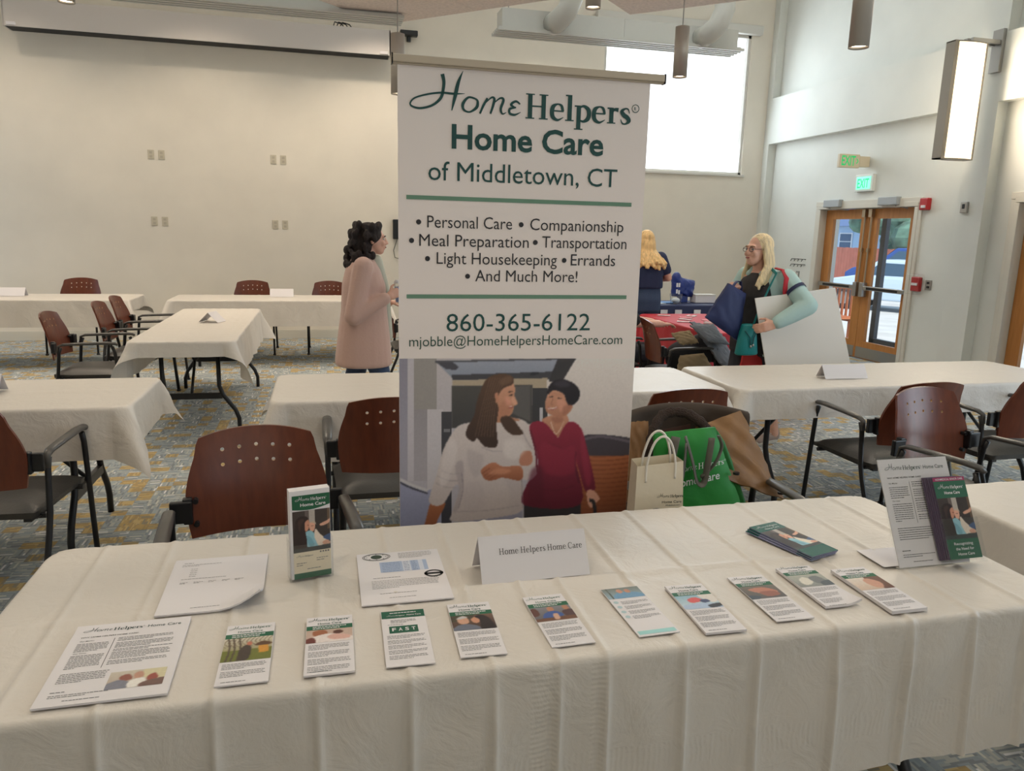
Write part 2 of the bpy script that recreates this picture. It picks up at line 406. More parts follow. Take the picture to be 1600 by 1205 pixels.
def put_logo(mb, x0, x1, y, z=0, mi=0, mapf=None, sy=1):
    sc = x1-x0; pts = [(x0+a*sc, y+b*sc*sy, z) for a, b in _LOGO[0]]
    if mapf: pts = [mapf(p) for p in pts]
    mb.add(pts, _LOGO[1], mi)

# ------------------------------------------------------------------ printed pictures
class Paint:
    """colour picture on a small grid, in its own units (w x h, y down)"""
    def __init__(s, w_, h_, nx, bg=(200, 195, 190)):
        s.w, s.h, s.nx = w_, h_, nx; s.ny = max(2, int(round(nx*h_/w_)))
        s.X, s.Y = np.meshgrid(np.linspace(0, w_, s.nx+1), np.linspace(0, h_, s.ny+1))
        s.c = np.tile(np.array(bg, float), (s.ny+1, s.nx+1, 1)); s.px = w_/nx
    def inside(s, P):
        X, Y = s.X, s.Y; ins = np.zeros(X.shape, bool); n = len(P)
        for i in range(n):
            x1, y1 = P[i]; x2, y2 = P[(i+1) % n]
            if y1 == y2: continue
            c = (y1 > Y) != (y2 > Y); ins ^= c & (X < (x2-x1)*(Y-y1)/(y2-y1)+x1)
        return ins
    def soft(s, m, r):
        m = m.astype(float)
        for _ in range(r):
            p = np.pad(m, 1, mode='edge'); m = (p[:-2, 1:-1]+p[2:, 1:-1]+p[1:-1, :-2]+p[1:-1, 2:]+2*p[1:-1, 1:-1])/6
        return m
    def poly(s, P, c, c2=None, axis=(0, 1), smooth=True, blur=1, op=1):
        Q = catmull(P, 5, True) if smooth else P
        m = s.soft(s.inside(Q), blur)*op
        col = np.array(c, float)
        if c2 is not None:
            xs = [p[0]*axis[0]+p[1]*axis[1] for p in P]; t = ((s.X*axis[0]+s.Y*axis[1])-min(xs))/(max(xs)-min(xs)+1e-9); t = np.clip(t, 0, 1)[..., None]
            col = col*(1-t)+np.array(c2, float)*t
        s.c = s.c*(1-m[..., None])+col*m[..., None]
        return s
    def rect(s, x0, y0, x1, y1, c, c2=None, axis=(0, 1), blur=0): return s.poly([(x0, y0), (x1, y0), (x1, y1), (x0, y1)], c, c2, axis, False, blur)
    def line(s, pts, wd, c, blur=1, op=1):
        v, f = ribbon(pts, [wd]*len(pts), 4); L_ = [v[i] for i in range(0, len(v), 2)]+[v[i] for i in range(len(v)-1, 0, -2)]
        return s.poly(L_, c, smooth=False, blur=blur, op=op)
    def grain(s, a, seed=0):
        rng = np.random.RandomState(seed); n = rng.rand(*s.X.shape)
        s.c = np.clip(s.c*(1+a*(s.soft(n, 1)-.5)[..., None]), 0, 255); return s
    def build(s, name, mapf, parent, mt, gain=1.0):
        ny, nx = s.ny, s.nx
        vs = [mapf(x, y) for x, y in zip(s.X.ravel(), s.Y.ravel())]
        idx = np.arange((ny+1)*(nx+1)).reshape(ny+1, nx+1)
        fs = np.stack([idx[1:, :-1], idx[1:, 1:], idx[:-1, 1:], idx[:-1, :-1]], -1).reshape(-1, 4)
        me = bpy.data.meshes.new(name); me.from_pydata(vs, [], fs.tolist()); me.materials.append(mt)
        c = s.c/255; l = np.where(c <= .04045, c/12.92, ((c+.055)/1.055)**2.4)
        l = np.clip(l*gain, 0, .84).reshape(-1, 3)
        at = me.color_attributes.new('print', 'FLOAT_COLOR', 'POINT')
        at.data.foreach_set('color', np.concatenate([l, np.ones((len(l), 1))], 1).astype(np.float32).ravel())
        o = bpy.data.objects.new(name, me); COL.objects.link(o); o.parent = parent
        return o
def print_mat(name, rough):
    M = bpy.data.materials.new(name); M.use_nodes = True; b = M.node_tree.nodes['Principled BSDF']; b.inputs['Roughness'].default_value = rough
    a = M.node_tree.nodes.new('ShaderNodeVertexColor'); a.layer_name = 'print'; M.node_tree.links.new(a.outputs[0], b.inputs['Base Color']); return M
PRINT = print_mat('printed_picture', .55); GLOSSY = print_mat('glossy_printed_picture', .3)

# ================================================================== THE ROOM
XW, XR_, YB, ZC = 6.82, 6.95, 11.2, 5.6
fl = MB(); fl.bb(-6, 7.3, -4.5, 11.4, -.06, 0); struct(fl.build('floor', CARPET))
ce = MB(); ce.bb(-6.2, 7.4, -4.7, 11.5, ZC, ZC+.1); struct(ce.build('ceiling', CEIL))
WX0, WX1, WZ0, WZ1 = 4.08, 6.46, 2.55, 4.62
wb = MB(); wb.bb(-6.2, WX0, YB, YB+.25, 0, ZC); wb.bb(WX1, 7.4, YB, YB+.25, 0, ZC); wb.bb(WX0, WX1, YB, YB+.25, 0, WZ0); wb.bb(WX0, WX1, YB, YB+.25, WZ1, ZC)
struct(wb.build('wall_back', WALL))
bs = MB(); bs.bb(-6, XW, YB-.018, YB, 0, .11); bs.bb(-6, XW, YB-.012, YB, .11, .125); struct(bs.build('baseboard_back', TRIM, bevel=.003))
wl = MB(); wl.bb(-6.2, -6, -4.7, 8.0, 0, ZC); wl.bb(-6.2, -6, 10.4, 11.2, 0, ZC); wl.bb(-6.2, -6, 8, 10.4, 2.8, ZC); wl.bb(-6.2, -6, 8, 10.4, 0, .4)
struct(wl.build('wall_left', WALL))
wf = MB(); wf.bb(-6, -1, -4.7, -4.5, 0, ZC); wf.bb(5, 7.3, -4.7, -4.5, 0, ZC); wf.bb(-1, 5, -4.7, -4.5, 2.0, ZC); wf.bb(-1, 5, -4.7, -4.5, 0, 1); wf.bb(-1, 1, -4.7, -4.5, 1, 2)
struct(wf.build('wall_front', WALL))
# right wall: recessed panels between pilasters and a horizontal band
DY0, DY1, DZ = 7.86, 9.78, 2.05
D2A, D2B = 4.7, 6.53
wr = MB()
wr.bb(XR_, 7.3, DY1, 11.2, 0, ZC); wr.bb(XR_, 7.3, D2B, DY0, 0, ZC); wr.bb(XR_, 7.3, DY0, DY1, DZ, ZC); wr.bb(XR_, 7.3, D2A, D2B, DZ, ZC)
wr.bb(XR_, 7.3, 3.3, D2A, 0, ZC); wr.bb(XR_, 7.3, -1.3, 3.3, 3.1, ZC); wr.bb(XR_, 7.3, -1.3, 3.3, 0, .8); wr.bb(XR_, 7.3, -4.5, -1.3, 0, ZC)
wr.bb(XW, XR_, -4.5, 11.2, 3.02, 3.70)
wr.bb(XW, XR_, 11.06, 11.2, 0, 3.02); wr.bb(XW, XR_, 11.06, 11.2, 3.70, ZC)
wr.bb(XW, XR_, 6.82, 7.17, 0, 3.02); wr.bb(XW, XR_, 6.82, 7.17, 3.70, ZC)
wr.bb(XW, XR_, 3.4, 3.75, 0, 3.02); wr.bb(XW, XR_, 3.4, 3.75, 3.70, ZC)
struct(wr.build('wall_right', WALLC))
br = MB(); br.bb(XR_-.015, XR_, DY1+.07, 11.06, 0, .11); br.bb(XR_-.015, XR_, 7.17, DY0-.07, 0, .11); br.bb(XW-.015, XW, 6.82, 7.17, 0, .11); struct(br.build('baseboard_right', TRIM))

# high window with a lowered blind, its daylight glow put in as emission
PANE = mat('bright_window_blind', (255, 255, 255), .6, emit=(236, 246, 255), estr=1.7)
wn = bpy.data.objects.new('window_1', None); COL.objects.link(wn); struct(wn); wn.location = (5.27, YB+.1, 3.58)
hw, hh = (WX1-WX0)/2, (WZ1-WZ0)/2
fr = MB(); 
for s_ in (-1, 1): fr.box((s_*(hw-.02), -.02, 0), (.04, .12, 2*hh)); fr.box((0, -.02, s_*(hh-.02)), (2*hw, .12, .04))
fr.build('window_frame', WHITEM, wn)
sl = MB(); sl.box((0, -.115, -hh-.012), (2*hw+.08, .05, .03)); sl.build('window_sill', WHITEM, wn)
pn = MB(); pn.box((0, .0, 0), (2*hw-.08, .01, 2*hh-.08)); pn.build('roller_blind', PANE, wn)
cs = MB(); cs.box((-.02, -.16, hh+.06), (2*hw+.3, .1, .13)); cs.build('blind_cassette', WHITEM, wn, bevel=.01)

# ---------------------------------------------------------------- double door
GLASS = clear_mat(); GLASS.name = 'door_glass'
def door(name, y0, y1, zt, hardware=True):
    d = bpy.data.objects.new(name, None); COL.objects.link(d); struct(d); d.location = (XR_, (y0+y1)/2, 0); hwid = (y1-y0)/2
    f = MB()
    for s_ in (-1, 1): f.box((.05, s_*(hwid-.025), (zt-.06)/2), (.16, .06, zt-.06)); 
    f.box((.05, 0, zt-.025), (.16, 2*hwid, .06))
    for s_ in (-1, 1): f.box((-.012, s_*(hwid+.02), (zt-.022)/2), (.024, .07, zt-.022))
    f.box((-.014, 0, zt+.015), (.028, 2*hwid+.114, .07))
    f.build('door_frame', TRIM, d, bevel=.004)
    lw = hwid-.06
    for s_ in (-1, 1):
        a, b = (.004, lw) if s_ > 0 else (-lw, -.004)
        lf = MB(); ga, gb = a+(.15 if s_ > 0 else .16), b-(.16 if s_ > 0 else .15); zb, z1, zt2 = .24, 1.86, zt-.06
        lf.bb(.08, .125, a, ga, .01, zt2); lf.bb(.08, .125, gb, b, .01, zt2); lf.bb(.08, .125, ga, gb, .01, zb); lf.bb(.08, .125, ga, gb, z1, zt2)
        leaf = lf.build('door_leaf', OAK, d)
        g = MB(); g.bb(.098, .106, ga, gb, zb, z1); g.build('glass_pane', GLASS, leaf)
        k = MB(); k.bb(.074, .08, a+.02, b-.02, .02, .16); k.build('kick_plate', STEEL, leaf)
        if hardware:
            m_ = a+.06 if s_ > 0 else b-.06
            r_ = MB(); r_.tube([(.06, m_, .95), (.06, m_, 1.95)], .011, 8); r_.box((.055, m_, 1.93), (.05, .06, .10)); r_.box((.06, m_, 1.45), (.03, .035, .05))
            r_.build('latch_rod', BRASS, leaf)
            p_ = MB(); p_.box((.045, m_, .93), (.075, .07, .19)); e_ = b-.05 if s_ > 0 else a+.05
            p_.box((.035, (m_+e_)/2, .955), (.045, abs(e_-m_), .055)); p_.box((.055, e_, .955), (.05, .05, .06)); p_.build('push_bar', STEEL, leaf, bevel=.006)
            t_ = MB(); t_.box((.011, (m_+e_)/2, .953), (.004, abs(e_-m_)*.72, .03)); t_.build('bar_strip', BLACK, leaf)
            c_ = MB(); yc = .62 if s_ > 0 else -.48; c_.box((-.045, yc, zt+.02), (.07, .34, .10)); c_.build('door_closer', mat('closer_grey', (168, 174, 178), .45), d, bevel=.008)
            q_ = MB(); q_.tube([(-.03, yc+.1*s_, zt-.04), (.03, yc-.25, zt-.075)], .008, 6); q_.build('closer_arm', STEEL, d)
    return d
door('door_1', DY0, DY1, DZ)
door('door_2', D2A, D2B, DZ, False)
vs_ = MB()   # glazed vestibule frame just outside the right leaf
vs_.bb(7.40, 7.46, 8.93, 9.02, -.05, 2.25); vs_.bb(7.40, 7.46, 7.95, 8.0, -.05, 2.25); vs_.bb(7.40, 7.46, 7.95, 9.02, .14, .24); vs_.bb(7.40, 7.46, 7.95, 9.02, 1.96, 2.06)
tag(vs_.build('vestibule_frame', mat('grey_storefront', (70, 76, 84), .4)), 'dark grey glazing frame seen through the right glass door', 'frame')

# ---------------------------------------------------------------- outside
GR = mat('concrete', (196, 196, 192), .9, var=.05, scale=1.5)
g = MB(); g.bb(7.3, 60, -20, 70, -.6, -.45); g.bb(7.3, 10.2, -20, 70, -.45, -.1); struct(g.build('ground', GR))
hs = thing('house', 'pale blue clapboard house beyond the fence outside the glass doors', 'house', (34, 42, -.45))
SID = mat('pale_blue_siding', (176, 206, 236), .8, bump=.3, bscale=6, stretch=(.1, .1, 20)); ROOF = mat('slate_roof', (92, 116, 156), .8)
b_ = MB(); b_.bb(-4, 4, -5.5, 7, 0, 2.9); b_.build('wall', SID, hs)
b_ = MB(); b_.add([(-4.4, -5.9, 2.85), (-4.4, 7.4, 2.85), (4.4, 7.4, 2.85), (4.4, -5.9, 2.85), (0, -5.9, 5.3), (0, 7.4, 5.3)], [(0, 1, 5, 4), (2, 3, 4, 5), (1, 2, 5), (3, 0, 4), (0, 3, 2, 1)]); b_.build('roof', ROOF, hs)
b_ = MB(); b_.bb(-4.06, -4, -3.15, -2.0, 1.45, 2.47); wi = b_.build('window', mat('white_window_trim', (236, 240, 246), .6), hs)
b_ = MB(); b_.bb(-4.09, -4.06, -3.05, -2.1, 1.99, 2.40); b_.bb(-4.09, -4.06, -3.05, -2.1, 1.52, 1.93); b_.build('pane', mat('dusk_pane', (66, 96, 130), .2), wi)
fe = thing('fence', 'reddish brown board fence behind the parked cars outside', 'fence', (23.3, 27, -.45))
FEN = mat('fence_boards', (190, 116, 100), .85, var=.06, scale=3)
b_ = MB()
for i in range(90): b_.bb(-.02, .02, -9+i*.2, -9+i*.2+.19, 0, 1.70+(i % 3)*.008)
b_.build('boards', FEN, fe)
b_ = MB(); b_.bb(.02, .07, -9, 9, .3, .4); b_.bb(.02, .07, -9, 9, 1.35, 1.45); b_.build('rail', FEN, fe)
def car(name, label, loc, rz, paint, L_=4.4, H_=1.5):
    t = thing(name, label, 'car', loc, rz, None)
    prof = [(-.5, .22), (-.5, .52), (-.46, .6), (-.38, .64), (-.25, .95), (-.1, 1), (.12, 1), (.26, .68), (.44, .58), (.5, .48), (.5, .22)]
    out = [(p[0]*L_, p[1]*H_) for p in prof]
    def sect(w_, sc):
        return [(x*sc if False else x, w_*(1-.22*max(0, (z/H_-.6)/.4)), z) for x, z in out]
    b = MB(); n = len(out); A = sect(.88, 1); B = [(x, -y, z) for x, y, z in A]
    b.add(A+B, [tuple(range(n)), tuple(range(2*n-1, n-1, -1))]+[(i, n+i, n+(i+1) % n, (i+1) % n) for i in range(n)]); b.build('body', paint, t, bevel=.05)
    w_ = MB(); gl = [(-.27, .7), (-.21, .92), (.1, .94), (.2, .7)]
    for s_ in (-1, 1):
        w_.add([(x*L_, s_*(.885-.19*max(0, (z-.6)/.4)), z*H_) for x, z in gl], [(0, 1, 2, 3)])
    w_.add([(.245*L_, -.72, .72*H_), (.245*L_, .72, .72*H_), (.135*L_, .68, .97*H_), (.135*L_, -.68, .97*H_)], [(0, 1, 2, 3)])
    w_.build('window', mat('car_glass', (60, 84, 104), .1), t)
    for s_ in (-1, 1):
        for x in (-.31, .31):
            q = MB(); M_ = Matrix.Translation((x*L_, s_*.8, .34)) @ Euler((PI/2, 0, 0)).to_matrix().to_4x4()
            v = MB(); v.lathe([(0, -.11), (.3, -.11), (.34, -.07), (.34, .07), (.3, .11), (.2, .11), (.19, .06), (0, .06)], 20)
            q.add(v.v, v.f, 0, M_); wh = q.build('wheel', mat('tyre', (40, 44, 52), .7), t, True)
            q = MB(); q.add([(0.19*math.cos(a*PI/8), .19*math.sin(a*PI/8), .08*1) for a in range(16)], [tuple(range(16))], 0, M_); q.add([(0.19*math.cos(a*PI/8), .19*math.sin(a*PI/8), -.112) for a in range(16)], [tuple(range(16))], 0, M_); q.build('hubcap', STEEL, wh)
    return t
car('car', 'silvery white car parked outside the right glass door', (16.6, 19.0, -.45), R(118), mat('silver_paint', (196, 214, 232), .25, .2))
car('car', 'blue car with its hood low behind the left glass door', (17.0, 28.0, -.45), R(-49), mat('blue_paint', (72, 120, 176), .25, .2))
car('car', 'dark blue car roof showing above the silvery white car', (21.0, 23.6, -.45), R(125), mat('navy_paint', (52, 84, 150), .25, .2), 4.4, 1.8)
bn = thing('bench', 'slatted reddish wooden bench standing outside the left glass door', 'bench', (8.55, 11.75, -.1), R(4))
BW = mat('bench_wood', (176, 104, 66), .6)
for i in range(16):
    b_ = MB(); b_.box((0, -.75+i*.1, .62), (.02, .045, .52)); b_.build('slat', BW, bn)
b_ = MB(); b_.box((0, 0, .9), (.05, 1.7, .07)); b_.box((0, 0, .36), (.05, 1.7, .06)); b_.build('back_rail', BW, bn)
b_ = MB(); b_.box((-.24, 0, .40), (.46, 1.7, .04)); b_.build('seat', BW, bn)
for sx in (-.44, 0):
    for sy in (-.78, .78):
        b_ = MB(); b_.box((sx, sy, .2), (.06, .06, .4)); b_.build('leg', BW, bn)
FOL = mat('tree_foliage', (96, 128, 112), .9, var=.25, scale=2)
for k, (x, y, s_) in enumerate(((25.6, 28.4, 1.5), (28.9, 33.4, 1.9))):
    t = thing('tree', ['bushy tree behind the fence seen through the right glass door', 'larger tree standing between the fence and the pale blue house'][k], 'tree', (x, y, -.45))
    c_ = MB(); rr = random.Random(k)
    for i in range(26): c_.ell((rr.uniform(-1, 1)*s_, rr.uniform(-1, 1)*s_, 1.3*s_+rr.uniform(-.7, 1)*s_), [rr.uniform(.35, .75)*s_*.7]*3, None, 8, 6)
    c_.build('crown', FOL, t); q = MB(); q.tube([(0, 0, 0), (.05, 0, 1.2*s_)], [.18, .12], 8); q.build('trunk', mat('bark', (92, 74, 60), .9), t)

# ---------------------------------------------------------------- on the right wall
EX = thing('exit_sign', 'cream exit sign on a bracket with green letters, upper of the two', 'exit sign', (XW-.02, 8.82, 2.58))
b_ = MB(); b_.box((-.17, 0.02, 0), (.30, .05, .17)); b_.build('housing', mat('cream_plastic', (214, 202, 176), .5), EX, bevel=.006)
b_ = MB(); b_.box((.055, .03, 0), (.15, .07, .13)); b_.build('bracket', mat('cream_plastic', (214, 202, 176), .5), EX)
EXG = mat('exit_green', (30, 170, 96), .5, emit=(30, 190, 110), estr=.6)
b_ = MB(); put_text(b_, 'EXIT', -.29, -.085, -.055, .125, bold=.02, mapf=lambda p: (p[0], -.0065, p[1])); 
v, f = ribbon([(-.07, .03), (-.045, .0), (-.07, -.03)], [.014]*3, 1); b_.add([(p[0], -.0065, p[1]) for p in v], f); b_.build('lettering', EXG, EX)
EX2 = thing('exit_sign', 'small lit green exit sign flat on the wall above the doors', 'exit sign', (XR_, 8.85, 2.315))
b_ = MB(); b_.box((-.025, 0, 0), (.05, .34, .215)); b_.build('housing', mat('white_plastic', (226, 230, 226), .4), EX2, bevel=.006)
b_ = MB(); b_.box((-.053, .0, 0), (.006, .27, .16)); b_.build('face', mat('exit_lit_face', (150, 235, 205), .4, emit=(120, 240, 200), estr=.8), EX2)
b_ = MB(); put_text(b_, 'EXIT', -.11, .11, -.06, .12, bold=.015, mapf=lambda p: (-.058, -p[0], p[1])); b_.build('lettering', mat('exit_green_lit', (20, 190, 130), .5, emit=(0, 200, 120), estr=1.0), EX2)
RED = mat('alarm_red', (176, 36, 40), .4)
al = thing('fire_alarm', 'red fire alarm strobe on the wall right of the double doors', 'fire alarm', (XR_, 7.75, 2.015))
b_ = MB(); b_.box((-.03, 0, 0), (.06, .13, .14)); b_.build('housing', RED, al, bevel=.012)
b_ = MB(); b_.box((-.066, -.01, -.03), (.018, .06, .03)); b_.build('strobe', WHITE, al)
pu = thing('fire_pull_station', 'red fire pull station under a clear cover beside the doors', 'fire alarm', (XR_, 7.735, 1.075))
b_ = MB(); b_.box((-.025, 0, 0), (.05, .13, .17)); b_.build('box', RED, pu, bevel=.008)
b_ = MB(); b_.box((-.055, 0, .0), (.012, .09, .03)); b_.build('handle', WHITE, pu)
b_ = MB(); b_.box((-.05, 0, 0), (.1, .2, .24)); b_.build('cover', CLEAR, pu, bevel=.012)
sw = thing('wall_switch', 'steel key switch plate beside the red pull station', 'switch', (XR_, 7.565, 1.075))
b_ = MB(); b_.box((-.006, 0, 0), (.012, .09, .115)); b_.build('plate', STEEL, sw); 
for z_ in (.025, -.025):
    b_ = MB(); b_.box((-.014, 0, z_), (.01, .03, .025)); b_.build('button', BLACK, sw)
th = thing('thermostat', 'small grey sensor box on the pilaster below the wall lamp', 'thermostat', (XW, 7.05, 1.955))
b_ = MB(); b_.box((-.015, 0, 0), (.03, .09, .12)); b_.build('body', STEEL, th, bevel=.006)
b_ = MB(); b_.box((-.032, 0, .01), (.006, .03, .05)); b_.build('display', BLACK, th)
rl = thing('wall_rack', 'thin wire hook rack on the wall left of the doors', 'hook rack', (XR_, 10.16, 1.24))
for z_ in (.04, -.04):
    for y in (-.13, -.04, .05, .14):
        b_ = MB(); b_.tube([(0, y-.03, z_), (-.012, y-.03, z_), (-.012, y+.03, z_), (-.03, y+.03, z_-.035)], .005, 6); b_.build('hook', BLACK, rl)
ls = thing('light_switch', 'narrow light switch plate under the wire hook rack', 'switch', (XR_, 10.16, 1.04))
b_ = MB(); b_.box((-.004, 0, 0), (.008, .08, .12)); b_.build('plate', mat('grey_plate', (150, 150, 146), .4), ls); b_ = MB(); b_.box((-.01, 0, 0), (.008, .035, .07)); b_.build('toggle', WHITEM, ls)

sc_ = thing('wall_lamp', 'tall glowing blade wall lamp on a bracket, upper right', 'wall lamp', (XW, 6.90, 3.0))
b_ = MB(); b_.box((-.02, 0, .52), (.04, .13, .42)); b_.build('back_plate', STEEL, sc_, bevel=.004)
b_ = MB(); b_.box((-.2, .05, .60), (.36, .05, .05)); b_.box((-.2, -.03, .60), (.36, .03, .04)); b_.build('arm', STEEL, sc_)
LX0_, LX1_ = -.60, -.20
bow = [(LX0_+.045+(LX1_-LX0_-.06)*k/10, -.058-.022*math.sin(PI*k/10)) for k in range(11)]
b_ = MB(); b_.prism(bow+[(x, -y) for x, y in reversed(bow)], -.565, .565); b_.build('diffuser', mat('lamp_diffuser', (255, 248, 236), .5, emit=(255, 232, 190), estr=1.6), sc_, True)
WG = mat('warm_grey_metal', (150, 142, 130), .4, .3)
b_ = MB(); b_.bb(LX0_, LX0_+.045, -.062, .062, -.575, .575); b_.bb(LX1_-.02, LX1_, -.062, .062, -.575, .575)
for z_ in (-.575, .565): b_.prism([(LX0_, -.062)]+bow+[(LX1_, -.062), (LX1_, .062)]+[(x, -y) for x, y in reversed(bow)]+[(LX0_, .062)], z_, z_+.012)
b_.build('housing', WG, sc_)
lamp('wall_lamp_light', 'AREA', (XW-.40, 6.78, 3.0), 22, WARM, shape='RECTANGLE', size=.3, size_y=1.1).rotation_euler = Vector((0, -1, 0)).to_track_quat('-Z', 'Z').to_euler()
lamp('wall_lamp_back_light', 'AREA', (XW-.40, 7.02, 3.0), 6, WARM, shape='RECTANGLE', size=.3, size_y=1.1).rotation_euler = Vector((0, 1, 0)).to_track_quat('-Z', 'Z').to_euler()

# ---------------------------------------------------------------- on the back wall
PLATE = mat('wall_plate', (205, 197, 178), .45)
rows = {'upper left pair': (-2.12, 2.46), 'upper right pair': (-.575, 2.465), 'lower left pair': (-2.13, 1.60), 'lower right pair': (-.58, 1.595)}
for nm, (x, z) in rows.items():
    for s_, sd in ((-1, 'left'), (1, 'right')):
        t = thing('wall_plate', 'cream outlet plate on the back wall, %s one of the %s' % (sd, nm), 'wall plate', (x+s_*.065, YB, z), 0, 'outlet plates on the back wall')
        b_ = MB(); b_.box((0, -.004, 0), (.078, .008, .12)); b_.build('plate', PLATE, t, bevel=.003)
        for z_ in (.025, -.025):
            b_ = MB(); b_.box((0, -.009, z_), (.034, .004, .03)); b_.build('socket', mat('socket_face', (188, 180, 162), .5), t)
t = thing('wall_plate', 'lone cream plate high at the left end of the back wall', 'wall plate', (-3.95, YB, 3.04))
b_ = MB(); b_.box((0, -.004, 0), (.1, .008, .13)); b_.build('plate', PLATE, t)
t = thing('wall_speaker', 'black box speaker on the back wall half hidden by the banner', 'speaker', (1.07, YB, 1.57))
b_ = MB(); b_.box((0, -.04, 0), (.2, .08, .28)); b_.build('cabinet', BLACK, t, bevel=.01)
b_ = MB(); b_.tube([(-.04, -.03, -.14), (-.09, -.02, -.3), (-.07, -.02, -.4), (0, -.02, -.42)], .006, 6); b_.build('cable', mat('grey_cable', (120, 118, 110), .5), t)
t = thing('projector_camera', 'small black camera bar on the wall right of the screen housing', 'camera', (1.2, YB, 4.2))
b_ = MB(); b_.box((0, -.09, 0), (.24, .1, .07)); b_.build('body', BLACK, t, bevel=.01); b_ = MB(); b_.tube([(0, -.06, -.03), (0, -.06, -.1)], .03, 10); b_.build('mount', BLACK, t)
b_ = MB(); b_.tube([(0, -.05, 0.02), (0, 0, .02)], .02, 8); b_.build('bracket', BLACK, t)

# projection screen housing
SCW = mat('screen_housing', (206, 200, 196), .5)
t = thing('projector_screen', 'long white roll-up projection screen housing with black slot below', 'projection screen', (-1.36, 10.97, 3.84))
b_ = MB(); b_.bb(-2.28, 2.29, -.13, -.115, 0, .30); b_.bb(-2.28, 2.29, .115, .13, 0, .30); b_.bb(-2.28, 2.29, -.13, .13, .30, .315); b_.bb(-2.29, -2.275, -.13, .13, 0, .315); b_.bb(2.275, 2.29, -.13, .13, 0, .315)
for x in (-1.22, .05, 1.17, 2.2): b_.bb(x-.003, x+.003, -.132, -.13, .002, .3)
b_.build('housing', SCW, t)
b_ = MB(); b_.bb(-2.27, 2.27, -.115, .115, -.004, .012); b_.build('slot', mat('slot_black', (14, 15, 18), .6), t)
for x in (-2.2, 2.2):
    b_ = MB(); b_.box((x, -.138, .03), (.1, .016, .035)); b_.build('clip', WHITE, t)
b_ = MB(); b_.box((-1.8, .178, .28), (.1, .1, .05)); b_.box((1.8, .178, .28), (.1, .1, .05)); b_.build('bracket', STEEL, t)
b_ = MB()
for k in range(3): b_.tube([(1.55+.04*k, -.05, .315), (1.57+.05*k, -.05, .38), (1.66+.05*k, -.05, .36), (1.7+.05*k, -.05, .31)], .008, 6)
b_.build('cable', BLACK, t)

# chilled beams with round ducts
BEAM = mat('beam_enamel', (196, 196, 190), .45)
def beam(x0, x1, y, z0, z1, ducts, label):
    t = thing('chilled_beam', label, 'ventilation beam', ((x0+x1)/2, y, z0)); L_ = (x1-x0)/2
    b_ = MB(); b_.bb(-L_, L_, -.13, .13, .05, z1-z0)
    for k in range(1, 4): b_.bb(-L_+k*L_/2-.004, -L_+k*L_/2+.004, -.133, -.13, .05, z1-z0)
    b_.build('casing', BEAM, t)
    for k in range(5):
        q = MB(); q.bb(-L_-.06, L_+.06, -.2+k*.08, -.17+k*.08, .0, .03); q.build('fin', BEAM, t)
    q = MB(); q.bb(-L_-.04, L_+.04, -.16, .16, .03, .05); q.build('tray', BEAM, t)
    for dx in (-L_+.1, L_-.1):
        q = MB(); q.tube([(dx, 0, z1-z0), (dx, 0, ZC-z0)], .006, 6); q.build('hanger_rod', STEEL, t)
    for dx in ducts:
        q = MB(); q.tube([(dx-.02, -.12, .12), (dx, -.26, .13), (dx+.08, -.33, .22), (dx+.15, -.34, .4), (dx+.16, -.3, .7), (dx+.16, -.2, ZC-z0)], .12, 16); q.build('duct', BEAM, t, True)
beam(2.0, 4.93, 9.0, 3.78, 4.03, (-.85, 1.0), 'white chilled beam with ducts hanging in front of the bright window')
beam(-2.0, .84, 9.0, 3.80, 4.05, (), 'white chilled beam hanging in front of the projection screen housing')

# acoustic felt clouds
FELT = mat('acoustic_felt', (218, 204, 196), .95, var=.05, scale=30, bump=.35, bscale=120)
def cloud(tip, dl, dr, z, label):
    t = thing('acoustic_panel', label, 'ceiling panel', (tip[0], tip[1], z))
    a = Vector((0, 0)); b1 = Vector(dl); c1 = Vector(dr); h_ = c1/2
    for s0 in (0, 1):
        o_ = h_*s0; q = [o_, o_+h_*.996, o_+h_*.996+b1, o_+b1]; m_ = MB(); m_.prism([(p.x, p.y) for p in q], 0, .05); m_.build('felt_board', FELT, t)
    ctr = (b1+c1)/2
    q = MB()
    for k in (.25, .75):
        for l in (.25, .75): p = b1*k+c1*l; q.tube([(p.x, p.y, .05), (p.x, p.y, ZC-z)], .004, 6)
    q.build('hanging_wire', STEEL, t)
cloud((.76, 9.34), (-1.6, -1.5), (1.75, -1.72), 3.86, 'pale felt ceiling panel hanging above the top of the banner')
cloud((3.24, 8.16), (-1.6, -1.6), (1.5, -1.42), 3.88, 'pale felt ceiling panel hanging in front of the bright window')

# pendants: brushed cylinders with a glowing mouth
PEND = mat('pendant_metal', (196, 188, 178), .42, .25)
def pendant(x, y, z0, r, L_, label, e=60, group='cylinder pendant lamps'):
    t = thing('pendant_lamp', label, 'pendant lamp', (x, y, z0), 0, group)
    b_ = MB(); b_.lathe([(r*.9, .02), (r, 0), (r, L_), (r*.5, L_+.01), (0, L_+.01)], 24); b_.build('body', PEND, t, True)
    g_ = MB(); g_.lathe([(0, .02), (r*.88, .02)], 24); g_.build('glowing_mouth', GLOW, t)
    c_ = MB(); c_.tube([(0, 0, L_), (0, 0, ZC-z0)], .006, 6); c_.build('cord', STEEL, t)
    lamp('pendant_light', 'SPOT', (x, y, z0-.02), e, WARM, spot_size=R(125), spot_blend=.6, shadow_soft_size=r)
    return t

